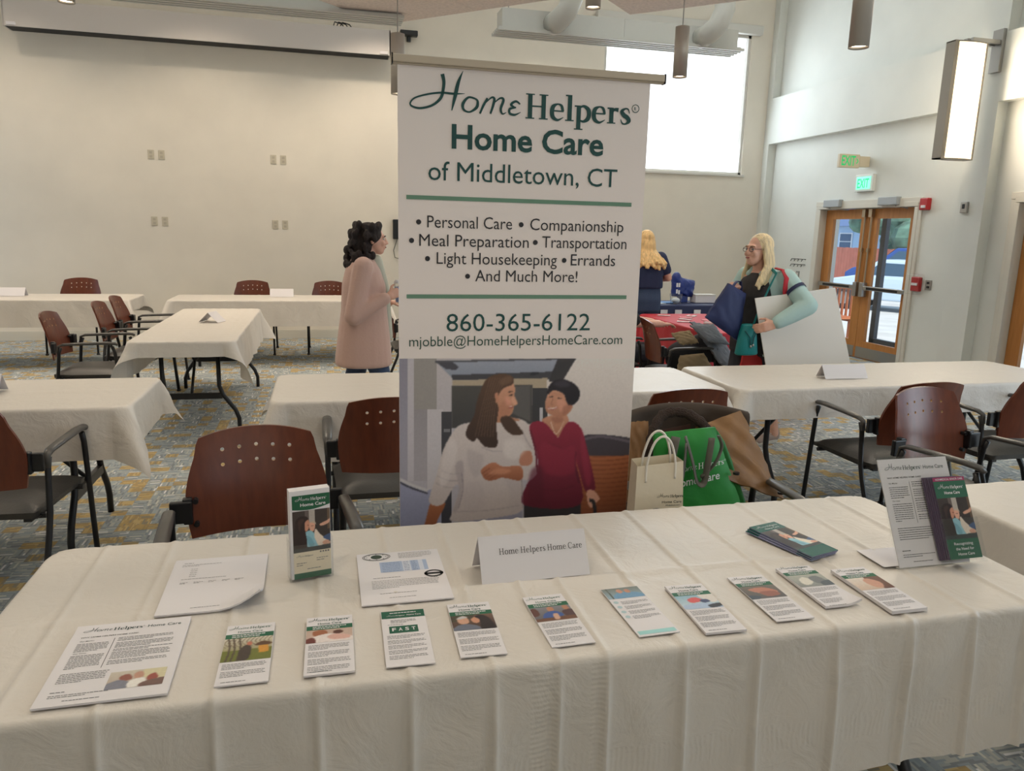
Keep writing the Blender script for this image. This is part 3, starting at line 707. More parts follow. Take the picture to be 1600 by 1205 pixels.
for a in ((.755, 8.0, 2.89, .07, .56, 'brushed pendant lamp hanging just behind the banner top', 52), (3.5, 7.4, 3.13, .07, .47, 'short pendant lamp hanging in front of the bright window', 42),
          (3.73, 5.0, 2.915, .07, .9, 'long pendant lamp hanging before the upper right wall', 28), (2.28, 6.6, 3.46, .065, .5, 'pendant lamp at the top edge between the ducts', 42),
          (-2.17, 8.0, 3.475, .07, .5, 'pendant lamp at the top left corner by the screen housing', 87), (-3.3, 5.0, 3.3, .07, .6, 'pendant lamp over the left side of the hall', 56), (-1.3, 3.0, 3.3, .07, .6, 'pendant lamp over the chairs at left', 43),
          (1.2, 3.0, 3.3, .07, .6, 'pendant lamp behind the banner', 40), (4.0, 2.0, 3.3, .07, .6, 'pendant lamp over the right hand tables', 34), (-.5, .8, 3.3, .07, .6, 'pendant lamp over the left end of the leaflet table', 32), (1.5, .8, 3.3, .07, .6, 'pendant lamp over the right end of the leaflet table', 23),
          (-4.5, 8.5, 3.4, .07, .6, 'pendant lamp over the far left corner', 76), (-.6, 6.3, 3.6, .07, .6, 'pendant lamp over the lone crosswise table', 69), (.8, 9.9, 4.6, .07, .6, 'unseen pendant lamp added behind the felt panel to wash the wall', 108), (-1.4, 9.7, 4.7, .07, .5, 'unseen pendant lamp added before the projection screen to wash the wall', 84), (-3.8, 9.7, 4.7, .07, .5, 'unseen pendant lamp added in the far left corner to wash the wall', 70), (3.2, 9.9, 4.8, .07, .5, 'unseen pendant lamp added before the bright window to wash the wall', 72)):  # highest row of pendants is added out of view to wash the back wall
    pendant(*a[:5], a[5], a[6])

# ================================================================== TABLES AND CLOTHS
TOP = mat('grey_table_plastic', (196, 194, 188), .5)
def table(name, x0, x1, y0, y1, label, along='x', group='folding tables', legs=(True, True)):
    L_, W_ = (x1-x0, y1-y0) if along == 'x' else (y1-y0, x1-x0)
    t = thing(name, label, 'folding table', ((x0+x1)/2, (y0+y1)/2, 0), 0 if along == 'x' else PI/2, group)
    hl, hw_ = L_/2-.01, W_/2-.01
    b_ = MB(); rc = .06; out = []
    for cx, cy, a0 in ((hl-rc, hw_-rc, 0), (-hl+rc, hw_-rc, 90), (-hl+rc, -hw_+rc, 180), (hl-rc, -hw_+rc, 270)):
        out += [(cx+rc*math.cos(R(a0+k*22.5)), cy+rc*math.sin(R(a0+k*22.5))) for k in range(5)]
    b_.prism(out, .70, .742); b_.build('tabletop', TOP, t)
    for s_ in (-1, 1):
        lx = s_*(hl-.28)
        for sy in (-1, 1):
            q = MB(); q.tube([(lx, sy*.20, .70), (lx, sy*.20, .36), (lx, sy*.225, .29), (lx, sy*.31, .17), (lx, sy*.335, .10), (lx, sy*.335, .0)], .0165, 10); q.build('leg', BLACK, t, True)
        q = MB(); q.box((lx, 0, .285), (.025, .44, .045)); q.build('crossbar', BLACK, t)
        q = MB(); q.tube([(lx, -.0, .3), (lx-s_*.22, 0, .52)], .011, 8); q.tube([(lx-s_*.22, 0, .52), (lx-s_*.48, -.12, .69)], .011, 8); q.tube([(lx-s_*.22, 0, .52), (lx-s_*.48, .12, .69)], .011, 8); q.build('brace', BLACK, t, True)
    return t

def smooth_noise(seed):
    rr = np.random.RandomState(seed); ks = rr.uniform(1.5, 9, (14, 2))*rr.choice([-1, 1], (14, 2)); ph = rr.uniform(0, 6.28, 14); am = rr.uniform(.4, 1, 14)/np.hypot(ks[:, 0], ks[:, 1])
    return lambda x, y: float((am*np.sin(ks[:, 0]*x+ks[:, 1]*y+ph)).sum())
def cloth(x0, x1, y0, y1, drops, label, seed=1, step=.03, creases_x=None, creases_y=None, flare=.05, rc=.07, wav=.012, z0=.748, cat='tablecloth', mt=None, ear=.5, ridge=.0022, ridge_drop=.007):
    """a sheet laid over the tabletop, hanging dl, dr, df, db over its sides, corners falling in folded ears"""
    dl, dr, df, db = drops
    cx, cy, a, b = (x0+x1)/2, (y0+y1)/2, (x1-x0)/2, (y1-y0)/2
    def axis(lo, hi, e0, e1):
        pts = list(np.arange(-e0, e1+1e-6, step)); 
        for e in (-e0, e1):
            s_ = 1 if e > 0 else -1
            pts += [e+s_*q for q in (-.07, -.055, -.04, -.025, -.012, .004, .009, .015, .022, .032)]
        if e0+lo > 0: pass
        pts += list(np.linspace(-e0-lo, -e0-.045, max(3, int(lo/(step*.9))))) + list(np.linspace(e1+.045, e1+hi, max(3, int(hi/(step*.9)))))
        pts = sorted(pts); out = [pts[0]]
        for p in pts[1:]:
            if p-out[-1] > .0025: out.append(p)
        return out
    if creases_x is None: creases_x = [x0+(x1-x0)*k for k in (.125, .25, .375, .5, .625, .75, .875)]
    if creases_y is None: creases_y = [cy-.02]
    U = axis(dl, dr, a, a); 
    if step < .02:
        for c_ in creases_x: U += [c_-cx+q for q in (-.018, -.010, -.005, 0, .005, .010)]
        U = sorted(set(round(u, 4) for u in U))
    V = axis(df, db, b, b); nz = smooth_noise(seed); nz2 = smooth_noise(seed+50); rho = .014
    def over(d):
        if d <= 0: return 0, 0
        if d < rho*PI/2: return rho*math.sin(d/rho), rho*(1-math.cos(d/rho))
        return rho, rho+d-rho*PI/2
    def crease(x, y):
        c = 0
        for q in creases_x:
            t = (x-q)/.008; c += math.exp(-t*t)-.5*math.exp(-((x-q+.016)/.012)**2)
        return c
    vs = []; uvs = []
    for v in V:
        for u in U:
            du = abs(u)-a; dv = abs(v)-b; sx = 1 if u > 0 else -1; sy = 1 if v > 0 else -1
            X, Y = cx+u, cy+v
            corner = du > -rc and dv > -rc; rr_ = math.hypot(du+rc, dv+rc)
            if (du <= 0 and dv <= 0 and not corner) or (corner and rr_ <= rc):
                z = z0+ridge*crease(X, Y)+.0012*nz(X*3, Y*3)
                for q in creases_y: z += ridge*1.5*math.exp(-((Y-q-.012*nz2(X, 3))/.010)**2)
                vs.append((X, Y, z))
            elif not corner:
                d = max(du, dv); o, dz = over(d); k = min(1, d/.12)
                s_ = X if dv > 0 else Y
                o += flare*max(0, dz-.01)+k*(wav*nz(s_*4.5, dz*2.0+(7 if dv > 0 else 3))+wav*.4*nz2(s_*11, dz*3))
                if dv > 0: o += k*ridge_drop*(crease(X, 0))
                o = max(o, min(rho, d*.6)-.006*k)
                if dv > 0: vs.append((X, cy+sy*(b+o), z0-dz+(1-k)*ridge*crease(X, Y)))
                else: vs.append((cx+sx*(a+o), Y, z0-dz))
            else:
                r = rr_-rc; th = math.atan2(dv+rc, du+rc); o, dz = over(r); o += flare*max(0, dz-.01)
                rad = ear*r*math.sin(2*th)**1.5; rad *= 1+.25*nz(r*3, th)
                dx_, dy_ = (o+rc)*math.cos(th)-rc, (o+rc)*math.sin(th)-rc
                sp_ = .05*r*math.sin(4*th)          # keeps the two leaves of the ear apart
                dx_ += .7071*rad-sp_*-.7071; dy_ += .7071*rad+sp_*-.7071
                hz = math.sqrt(max(dz*dz-rad*rad*.75, .02*dz*dz))
                vs.append((cx+sx*(a+dx_), cy+sy*(b+dy_), z0-hz))
            uvs.append((X, Y))
    nu, nv = len(U), len(V); fs = [(j*nu+i, j*nu+i+1, (j+1)*nu+i+1, (j+1)*nu+i) for j in range(nv-1) for i in range(nu-1)]
    me = bpy.data.meshes.new('tablecloth'); me.from_pydata(vs, [], fs); me.materials.append(mt or CLOTH)
    uvl = me.uv_layers.new(name='UVMap'); li = np.zeros(len(me.loops), int); me.loops.foreach_get('vertex_index', li)
    uvl.data.foreach_set('uv', np.array(uvs)[li].astype(np.float32).ravel())
    me.polygons.foreach_set('use_smooth', [True]*len(fs))
    o = bpy.data.objects.new('tablecloth', me); COL.objects.link(o); tag(o, label, cat)
    return o

TABS = [  # x0 x1 y0 y1, along, table label, cloth label, drops l r f b
    (-.68, 1.70, 1.29, 2.02, 'x', 'folding table under the leaflets in the foreground', 'wide ivory plastic cloth on the foreground leaflet table', (.30, .30, .36, .28)),
    (1.99, 4.40, 1.31, 2.05, 'x', 'folding table at the right edge beside the leaflet table', 'ivory plastic cloth on the table at the lower right edge', (.34, .25, .30, .25)),
    (-3.30, -.89, 3.68, 4.38, 'x', 'folding table at the left edge behind the left armchair', 'ivory plastic cloth on the table cut by the left edge', (.2, .20, .25, .2)),
    (-.26, 2.14, 3.68, 4.38, 'x', 'folding table standing directly behind the banner', 'ivory plastic cloth on the table directly behind the banner', (.20, .2, .31, .2)),
    (2.22, 4.60, 3.66, 4.38, 'x', 'long folding table in front of the woman with the board', 'ivory plastic cloth on the table before the woman with board', (.2, .2, .18, .2)),
    (-1.36, -.65, 5.75, 8.05, 'y', 'folding table set lengthwise with its wishbone legs in view', 'ivory cloth with hanging corners on the lengthwise table', (.30, .30, .12, .16)),
    (-4.45, -2.08, 8.97, 9.72, 'x', 'far folding table at the left by the back wall', 'ivory cloth on the far left table by the back wall', (.15, .14, .30, .2)),
    (-1.68, .72, 8.95, 9.68, 'x', 'far folding table in the middle by the back wall', 'ivory cloth on the far middle table by the back wall', (.15, .15, .30, .2)),
]
for i, (x0, x1, y0, y1, al_, lt, lc, dr_) in enumerate(TABS):
    table('folding_table', x0, x1, y0, y1, lt, al_)
    if i == 0: cloth(x0, x1, y0, y1, dr_, lc, 3, .0125, [-.56, -.40, -.21, -.03, .14, .30, .43, .53, .70, .87, 1.06, 1.25, 1.42, 1.58], [1.615], flare=.04, wav=.008, ridge=.0032, ridge_drop=.010)
    else: cloth(x0, x1, y0, y1, dr_, lc, 11+i, .03, flare=.06, wav=.016 if i > 4 else .010, creases_y=[(y0+y1)/2] if al_ == 'x' else [6.5, 7.2], ridge_drop=.003)

# tables of other exhibitors
REDC = mat('red_cloth', (176, 24, 44), .6, bump=.2, bscale=20); NAVYC = mat('navy_cloth', (34, 44, 84), .6)
table('folding_table', 3.26, 4.04, 5.95, 7.5, 'folding table hidden under the red cloth', 'y')
cloth(3.26, 4.04, 5.95, 7.5, (.66, .66, .66, .66), 'red cloth reaching the floor on the table behind the coats', 40, .04, [], [], flare=.06, wav=.012, mt=REDC, ear=.28)
table('folding_table', 3.75, 5.9, 8.46, 9.1, 'folding table hidden under the navy cloth near the back wall', 'x')
nv_ = cloth(3.75, 5.9, 8.46, 9.1, (.66, .66, .66, .66), 'navy cloth with white letters on the table near the back wall', 41, .05, [], [], flare=.02, wav=.004, mt=NAVYC, ear=.28)
for x in (3.98, 4.17, 4.42):
    b_ = MB(); b_.box((x, 8.425, .66), (.09, .006, .07)); b_.build('letter', mat('white_print', (226, 228, 232), .6), nv_)

# ================================================================== CHAIRS
def backrest_mesh():
    wb_, z0_, z1_ = .23, .535, .885
    def outline(z):      # half width
        t = (z-z0_)/(z1_-z0_)
        return .214+.018*math.sin(PI*min(1, t*1.15+.05)) - .024*max(0, (t-.40)/.60)**1.6
    def pos(u, t, off):
        crest = z1_-.026*abs(u)**2.2; z = z0_+(crest-z0_)*t
        hw_ = outline(z0_+(z1_-z0_)*t)
        if t > .95: hw_ *= 1-.025*((t-.95)/.05)**2
        x = u*hw_
        y = .20+.055*(1-(x/.24)**2)+.10*max(0, (t*.35))+.035*t*t+off
        return (x, y, z)
    nu, nv = 22, 16; b = MB(); vs = []
    for off in (-.006, .006):
        vs += [pos(-1+2*i/nu, j/nv, off) for j in range(nv+1) for i in range(nu+1)]
    n = (nu+1)*(nv+1); fs = []; q = lambda i, j: j*(nu+1)+i
    for j in range(nv):
        for i in range(nu):
            fs.append((q(i, j), q(i+1, j), q(i+1, j+1), q(i, j+1))); fs.append((n+q(i, j), n+q(i, j+1), n+q(i+1, j+1), n+q(i+1, j)))
    for i in range(nu): fs.append((q(i, 0), n+q(i, 0), n+q(i+1, 0), q(i+1, 0))); fs.append((q(i, nv), q(i+1, nv), n+q(i+1, nv), n+q(i, nv)))
    for j in range(nv): fs.append((q(0, j), q(0, j+1), n+q(0, j+1), n+q(0, j))); fs.append((q(nu, j), n+q(nu, j), n+q(nu, j+1), q(nu, j+1)))
    b.add(vs, fs)
    me = b.mesh('backrest', [CHERRY, PLYEDGE]); bm = bmesh.new(); bm.from_mesh(me); bmesh.ops.recalc_face_normals(bm, faces=bm.faces); bm.to_mesh(me); bm.free()
    o = bpy.data.objects.new('tmp', me); COL.objects.link(o)
    c = MB()
    for r_ in (0, 1):
        for k in range(5):
            x = (-2+k)*.0555; z = .823-.05*r_-.004*abs(k-2)
            c.tube([(x, .1, z), (x, .5, z)], .0065, 12)
    co = c.build('cut', PLYEDGE); md = o.modifiers.new('b', 'BOOLEAN'); md.object = co; md.operation = 'DIFFERENCE'; md.solver = 'EXACT'
    try: md.material_mode = 'TRANSFER'
    except Exception: pass
    res = bake(o); bpy.data.objects.remove(o); bpy.data.objects.remove(co)
    def yy(x, z):
        t = (z-z0_)/(z1_-z0_); return .20+.055*(1-(x/.24)**2)+.035*t+.035*t*t
    nrm = [None]*len(res.loops)
    for p in res.polygons:
        p.use_smooth = True; fn = p.normal
        for li in p.loop_indices:
            if abs(fn.y) > .6:
                c = res.vertices[res.loops[li].vertex_index].co; e = .002
                g = Vector((-(yy(c.x+e, c.z)-yy(c.x-e, c.z))/(2*e), 1, -(yy(c.x, c.z+e)-yy(c.x, c.z-e))/(2*e))).normalized(); nrm[li] = tuple(g if fn.y > 0 else -g)
            else: nrm[li] = tuple(fn)
    res.normals_split_custom_set(nrm)
    return res
_BACK = backrest_mesh(); _BACK.name = 'backrest'
def make_chair(label):
    t = thing('armchair', label, 'chair', group='wood-back armchairs')
    o = bpy.data.objects.new('backrest', _BACK); COL.objects.link(o); o.parent = t
    b = MB(); nx, ny = 14, 12      # domed padded seat
    def seat(u, v):
        x = (u-.5)*2; y = (v-.5)*2; e = max(abs(x), abs(y)); h = .045*(1-e**4)
        return (x*.245*(1-.04*y), -.02+y*.235, .425+h+(.012 if y > .5 else 0)*(y-.5))
    b.grid(seat, nx, ny)
    b.grid(lambda u, v: ((.5-u)*.486, -.02+(v-.5)*.466, .405), 2, 2)
    n1 = (nx+1); edge = [seat(i/nx, 0) for i in range(nx+1)]
    rim = [seat(i/nx, 0) for i in range(nx)]+[seat(1, j/ny) for j in range(ny)]+[seat(1-i/nx, 1) for i in range(nx)]+[seat(0, 1-j/ny) for j in range(ny)]
    low = [(p[0]*.99, -.02+(p[1]+.02)*.99, .405) for p in rim]; k = len(rim)
    b.add(rim+low, [(i, k+i, k+(i+1) % k, (i+1) % k) for i in range(k)]); b.build('seat', VINYL, t, True)
    b = MB(); b.tube([(-.255, .16, .40), (.255, .16, .40)], .012, 8); b.tube([(-.27, -.19, .40), (.27, -.19, .40)], .012, 8); b.box((-.2, 0, .398), (.03, .4, .02)); b.box((.2, 0, .398), (.03, .4, .02)); b.build('seat_frame', BLACK, t)
    for s_ in (-1, 1):
        q = MB(); q.tube([(s_*.275, -.275, 0), (s_*.275, -.245, .40), (s_*.275, -.228, .60), (s_*.275, -.212, .645)], .0125, 10); q.build('leg', BLACK, t, True)
        q = MB(); q.tube([(s_*.275, .33, 0), (s_*.275, .29, .12), (s_*.275, .20, .34), (s_*.275, .175, .42), (s_*.275, .155, .60), (s_*.275, .14, .64)], .0125, 10); q.build('leg', BLACK, t, True)
        q = MB(); n = 12; out = []
        path = [(-.25, .655), (-.235, .668), (-.16, .672), (0, .668), (.12, .663), (.155, .650), (.165, .60)]
        q.tube([(s_*.275, y, z) for y, z in path], [.014, .021, .023, .022, .02, .016, .013], 12, flat=(1.0, .55)); q.build('armrest', GREYARM, t, True)
        q = MB(); q.box((s_*.245, .195, .635), (.07, .022, .075)); q.box((s_*.225, .205, .635), (.03, .03, .09)); q.build('back_bracket', BLACK, t, bevel=.005)
        q = MB(); q.lathe([(0, 0), (.018, 0), (.018, .014), (.013, .02)], 12, c=(s_*.275, -.275, 0)); q.lathe([(0, 0), (.018, 0), (.018, .014), (.013, .02)], 12, c=(s_*.275, .33, 0)); q.build('foot_glide', BLACK, t)
        q = MB()
        for z in (.585, .665): q.tube([(s_*.2, .20, z), (s_*.2, .225, z)], .009, 10)
        q.build('screw_cap', BLACK, t)
    return t
CH = [  # x y deg label   (0 = facing the viewer)
    (-.215, 2.38, 6, 'wood-back armchair facing the viewer between leaflet table and crosswise tables, left of banner'),
    (.27, 3.42, 180, 'wood-back armchair seen from behind, half hidden by the left side of the banner'),
    (-1.36, 3.43, 176, 'wood-back armchair seen from behind, cut by the left edge of the picture'),
    (-1.79, 6.50, 90, 'nearest of three armchairs in profile along the lengthwise table'),
    (-1.66, 7.36, 90, 'middle of three armchairs in profile along the lengthwise table'),
    (-1.66, 7.93, 90, 'farthest of three armchairs in profile along the lengthwise table'),
    (-2.95, 10.2, 0, 'armchair behind the far left table against the back wall'),
    (-.90, 9.98, 0, 'armchair behind the far middle table, left of its name card'),
    (.06, 9.98, 0, 'armchair behind the far middle table, right of its name card'),
    (2.98, 3.42, 180, 'armchair seen from behind at the long table, behind the reddish armchair'),
    (2.83, 2.68, 8, 'reddish wood-back armchair facing the viewer behind the leaflet stand'),
    (3.77, 3.45, 180, 'armchair seen from behind, cut by the right edge of the picture'),
    (1.64, 3.42, 180, 'armchair showing only its back above the coat, behind the banner side'),
    (1.345, 2.40, -4, 'armchair with the brown coat over its back and bags on its seat'),
    (2.93, 5.88, 82, 'armchair in profile at the red table with coats piled on it'),
    (.86, 7.55, 90, 'armchair mostly hidden by the banner beside the woman in pink'),
]
proto = make_chair(CH[0][3]); proto.location = (CH[0][0], CH[0][1], 0); proto.rotation_euler = (0, 0, R(CH[0][2]))
for x, y, a, lb in CH[1:]: dup(proto, (x, y, 0), R(a), lb)

# ================================================================== BANNER
BX, BY = .225, 2.40
FAB = mat('banner_vinyl', (240, 231, 228), .5)
bn_ = thing('roll_up_banner', 'tall white roll-up advertising banner behind the leaflet table', 'banner', (BX, BY, 0)); BWD = .81
b_ = MB(); b_.grid(lambda u, v: (u*BWD, .004*math.sin(PI*u), .09+v*1.975), 12, 24); 
b_.build('sheet', FAB, bn_, True)
b_ = MB(); b_.bb(-.02, BWD+.045, -.012, .014, 2.055, 2.078); b_.bb(-.02, BWD+.045, -.008, .010, 2.050, 2.056); b_.build('top_rail', ALU, bn_, bevel=.003)
b_ = MB(); b_.bb(-.018, -.014, -.012, .014, 2.05, 2.08); b_.bb(BWD+.045, BWD+.049, -.012, .014, 2.05, 2.08); b_.build('end_cap', BLACK, bn_)
b_ = MB(); b_.prism([(-.02, -.05), (BWD+.045, -.05), (BWD+.045, .06), (-.02, .06)], .012, .1); b_.build('base_cassette', ALU, bn_, bevel=.015)
for s_ in (.1, .72):
    b_ = MB(); b_.box((s_, .0, .008), (.05, .34, .012)); b_.build('foot', ALU, bn_)
b_ = MB(); b_.tube([(BWD/2, .04, .1), (BWD/2, .03, 2.06)], .011, 8); b_.build('support_pole', STEEL, bn_)
def onb(p): return (p[0]-BX, -.0015+.004*math.sin(PI*min(1, max(0, (p[0]-BX)/BWD))) if True else 0, p[1])
TEAL = mat('banner_teal', (14, 72, 70), .55); BINK = mat('banner_ink', (36, 36, 42), .55)
b_ = MB(); put_logo(b_, .262, 1.0, 1.920, mapf=onb, sy=1.0); b_.build('wordmark', TEAL, bn_)
b_ = MB(); put_text(b_, 'Home Care', .39, .885, 1.82, .073, bold=.022, mapf=onb); b_.build('headline', TEAL, bn_)
b_ = MB(); put_text(b_, 'of Middletown, CT', .318, .937, 1.722, .060, bold=0, mapf=onb); b_.build('subheading', TEAL, bn_)
for z in (1.668, 1.363):
    b_ = MB(); b_.grid(lambda u, v: onb((.25+u*.742, z-.006+v*.0125, 0)), 12, 1); b_.build('rule', mat('banner_sage', (104, 144, 122), .55), bn_)
for row in ((('Personal Care', .315, .588, 1.578, .288), ('Companionship', .648, .968, 1.578, .618)), (('Meal Preparation', .290, .645, 1.521, .266), ('Transportation', .690, .982, 1.523, .667)),
            (('Light Housekeeping', .345, .742, 1.466, .316), ('Errands', .790, .945, 1.467, .767)), (('And Much More!', .470, .815, 1.412, .445),)):
    b_ = MB()
    for tx, x0, x1, y, bx_ in row:
        put_text(b_, tx, x0, x1, y, .039, bold=-.002, mapf=onb)
        b_.add([onb((bx_+.008*math.cos(a*PI/8), y+.016+.008*math.sin(a*PI/8), 0)) for a in range(16)], [tuple(range(16))])
    b_.build('bullet_line', BINK, bn_)
b_ = MB(); put_text(b_, '860-365-6122', .378, .866, 1.251, .060, bold=-.002, mapf=onb); b_.build('phone_number', TEAL, bn_)
b_ = MB(); put_text(b_, 'mjobble@HomeHelpersHomeCare.com', .258, .985, 1.203, .0345, bold=-.004, mapf=onb); b_.build('email_address', mat('banner_green_ink', (30, 74, 62), .55), bn_)

# the printed photograph: two women walking arm in arm, in its own picture units
P = Paint(1112, 800, 300, (186, 180, 184))
T = lambda pts: [(x-72, y-363) for x, y in pts]
P.rect(0, 0, 1112, 800, (188, 182, 186), (172, 170, 182), (0, 1))
P.poly(T([(660, 340), (1260, 340), (1260, 780), (660, 780)]), (222, 215, 212), (196, 187, 184), smooth=False, blur=0)
P.rect(0, 0, 40, 575, (138, 136, 152), (160, 158, 172)); P.rect(40, 0, 70, 575, (186, 182, 190)); P.rect(70, 0, 175, 240, (150, 146, 144)); P.rect(70, 240, 130, 575, (148, 144, 150), (168, 164, 172)); P.rect(130, 240, 205, 640, (192, 188, 194))
P.poly(T([(73, 935), (200, 985), (290, 960), (290, 1200), (73, 1200)]), (150, 154, 182), (136, 140, 168), smooth=False)
P.line(T([(73, 930), (135, 960), (205, 985)]), 14, (196, 194, 198)); P.line(T([(75, 945), (130, 972), (205, 998)]), 8, (60, 60, 72))
P.poly(T([(240, 375), (905, 363), (840, 458), (330, 462)]), (152, 158, 174), (134, 142, 160), smooth=False)
P.poly(T([(242, 378), (320, 376), (352, 402), (340, 418), (290, 412)]), (72, 72, 82), smooth=False); P.line(T([(242, 378), (905, 364)]), 8, (84, 84, 90))
P.poly(T([(318, 440), (820, 424), (800, 462), (322, 466)]), (66, 66, 72), smooth=False); P.line(T([(690, 436), (730, 434)]), 12, (44, 44, 54))
P.poly(T([(322, 466), (770, 455), (764, 515), (640, 500), (560, 480), (430, 495), (322, 490)]), (172, 158, 138), smooth=False)
P.poly(T([(318, 492), (440, 490), (700, 488), (704, 668), (560, 700), (318, 690)]), (78, 76, 74), (62, 62, 64), smooth=False)
P.poly(T([(560, 500), (690, 488), (690, 660), (600, 620)]), (92, 90, 90), smooth=False)
P.poly(T([(818, 366), (904, 363), (835, 480), (775, 470)]), (56, 54, 58), smooth=False)
P.rect(630, 140, 700, 330, (60, 60, 64), (52, 52, 56)); P.rect(661, 230, 675, 300, (186, 184, 190))
P.rect(198, 250, 245, 800, (64, 64, 70), (56, 56, 66)); P.rect(210, 330, 240, 345, (120, 120, 126))
# planter
P.poly(T([(880, 800), (1250, 800), (1250, 1210), (905, 1210)]), (168, 100, 64), (112, 62, 40), smooth=False)
for k in range(14): P.line(T([(880, 815+k*21), (1030, 824+k*21), (1190, 806+k*21)]), 6, (118, 64, 42), op=.65)
P.poly(T([(930, 735), (1010, 720), (1190, 745), (1190, 808), (1020, 822), (930, 805)]), (62, 56, 64)); P.line(T([(935, 745), (1030, 730), (1185, 760)]), 12, (96, 88, 98))
# young woman
SWE, SWS = (206, 196, 194), (166, 156, 160)
P.poly(T([(228, 1030), (288, 1045), (250, 1130), (238, 1210), (180, 1210), (200, 1110)]), (158, 98, 66), (128, 74, 50))
P.poly(T([(515, 1105), (650, 1080), (660, 1210), (330, 1210), (330, 1140)]), (150, 150, 172), (128, 130, 156), smooth=False)
P.poly(T([(340, 690), (400, 665), (510, 650), (640, 648), (690, 690), (715, 790), (722, 890), (680, 935), (645, 945), (655, 1070), (560, 1108), (330, 1130), (322, 1085), (358, 980), (335, 960), (275, 1050), (212, 1036), (245, 920), (280, 790)]), SWE, (188, 178, 178), (0, 1))
P.poly(T([(335, 870), (372, 850), (372, 980), (345, 1080), (326, 1080), (352, 985)]), SWS, op=.75, blur=3)
P.poly(T([(560, 900), (650, 940), (652, 1060), (600, 1090), (590, 990)]), (186, 176, 178), op=.7, blur=4)
for a_, b__ in (((250, 915), (350, 940)), ((245, 950), (345, 970)), ((270, 890), (360, 905)), ((340, 1085), (640, 1055)), ((460, 780), (560, 800)), ((650, 700), (700, 790))): P.line(T([a_, ((a_[0]+b__[0])/2, (a_[1]+b__[1])/2+9), b__]), 6, SWS, op=.7)
P.poly(T([(520, 600), (560, 640), (600, 640), (640, 655), (540, 665), (515, 650)]), (176, 126, 100))
P.poly(T([(530, 520), (560, 480), (602, 470), (618, 505), (616, 540), (630, 575), (614, 586), (610, 604), (598, 630), (560, 640), (525, 610)]), (206, 154, 128), (182, 130, 104))
P.poly(T([(470, 480), (500, 448), (545, 436), (590, 440), (612, 458), (606, 485), (570, 500), (545, 525), (530, 560), (540, 600), (530, 680), (535, 770), (505, 782), (470, 775), (440, 740), (420, 755), (388, 730), (392, 690), (425, 630), (440, 560)]), (92, 68, 54), (58, 42, 36), (0, 1))
P.poly(T([(560, 635), (600, 640), (640, 690), (655, 718), (610, 724), (575, 700), (550, 660)]), (74, 54, 44))
for k in range(7): P.line(T([(500+k*12, 455), (465+k*10, 580), (430+k*14, 730)]), 4, (122, 94, 74), op=.5)
P.poly(T([(524, 530), (536, 525), (540, 560), (528, 572)]), (190, 134, 108)); P.line(T([(590, 538), (606, 534)]), 5, (60, 44, 40)); P.line(T([(584, 522), (606, 518)]), 5, (84, 60, 50)); P.line(T([(586, 596), (600, 594), (608, 590)]), 6, (160, 80, 76)); P.line(T([(588, 590), (604, 588)]), 3, (240, 230, 226))
P.poly(T([(560, 640), (560, 870), (650, 868), (700, 800)]), SWE, op=0)
P.poly(T([(640, 862), (648, 806), (690, 800), (700, 845), (680, 868)]), (184, 128, 106))
P.poly(T([(456, 895), (480, 868), (520, 852), (560, 872), (640, 870), (656, 905), (640, 938), (560, 925), (520, 936), (480, 934)]), (190, 128, 98), (150, 92, 66))
for k in range(4): P.line(T([(462+k*12, 905+k*9), (500+k*12, 880+k*9)]), 4, (130, 78, 58), op=.8)
# older woman
P.poly(T([(660, 1045), (925, 1040), (930, 1210), (655, 1210)]), (44, 42, 48), smooth=False)
P.poly(T([(760, 640), (850, 625), (868, 668), (820, 735), (748, 668)]), (196, 144, 118), (172, 118, 94))
P.poly(T([(686, 682), (750, 662), (812, 728), (824, 732), (868, 662), (926, 688), (960, 800), (994, 955), (984, 986), (948, 985), (915, 880), (902, 850), (924, 1050), (665, 1056), (672, 960), (722, 905), (722, 820)]), (138, 34, 58), (92, 22, 44), (0, 1))
P.line(T([(905, 800), (900, 860), (918, 950)]), 8, (84, 20, 40)); P.line(T([(690, 700), (715, 800), (722, 900)]), 8, (96, 24, 44)); P.line(T([(770, 760), (880, 800)]), 8, (112, 28, 50), op=.6); P.line(T([(680, 960), (800, 985), (900, 960)]), 8, (90, 22, 42), op=.6)
P.poly(T([(775, 525), (800, 508), (850, 530), (886, 580), (880, 608), (850, 635), (808, 636), (770, 618), (758, 580)]), (206, 154, 128), (178, 124, 100))
P.poly(T([(768, 520), (788, 478), (830, 460), (880, 472), (915, 500), (922, 540), (900, 576), (872, 584), (858, 560), (846, 530), (800, 512), (778, 530)]), (38, 34, 42), (24, 22, 30))
P.line(T([(778, 546), (796, 542)]), 5, (70, 48, 42)); P.line(T([(818, 550), (838, 552)]), 5, (70, 48, 42)); P.line(T([(772, 595), (792, 600), (815, 594)]), 7, (236, 222, 214)); P.line(T([(770, 590), (792, 604), (818, 592)]), 3, (160, 84, 80)); P.line(T([(796, 552), (788, 578), (798, 580)]), 3, (160, 108, 88)); P.line(T([(785, 660), (812, 720), (848, 660)]), 3, (226, 206, 190))
P.poly(T([(955, 988), (986, 984), (1016, 1022), (1000, 1040), (985, 1066), (962, 1050)]), (206, 156, 136)); P.line(T([(968, 1030), (990, 1050), (998, 1200)]), 16, (44, 40, 46))
P.poly(T([(540, 590), (575, 560), (600, 600), (585, 628), (555, 636)]), (176, 122, 98), blur=6, op=.55); P.poly(T([(570, 545), (598, 552), (600, 578), (578, 582)]), (222, 158, 138), blur=5, op=.6); P.poly(T([(600, 548), (617, 548), (628, 574), (612, 584)]), (222, 172, 148), blur=2, op=.7)
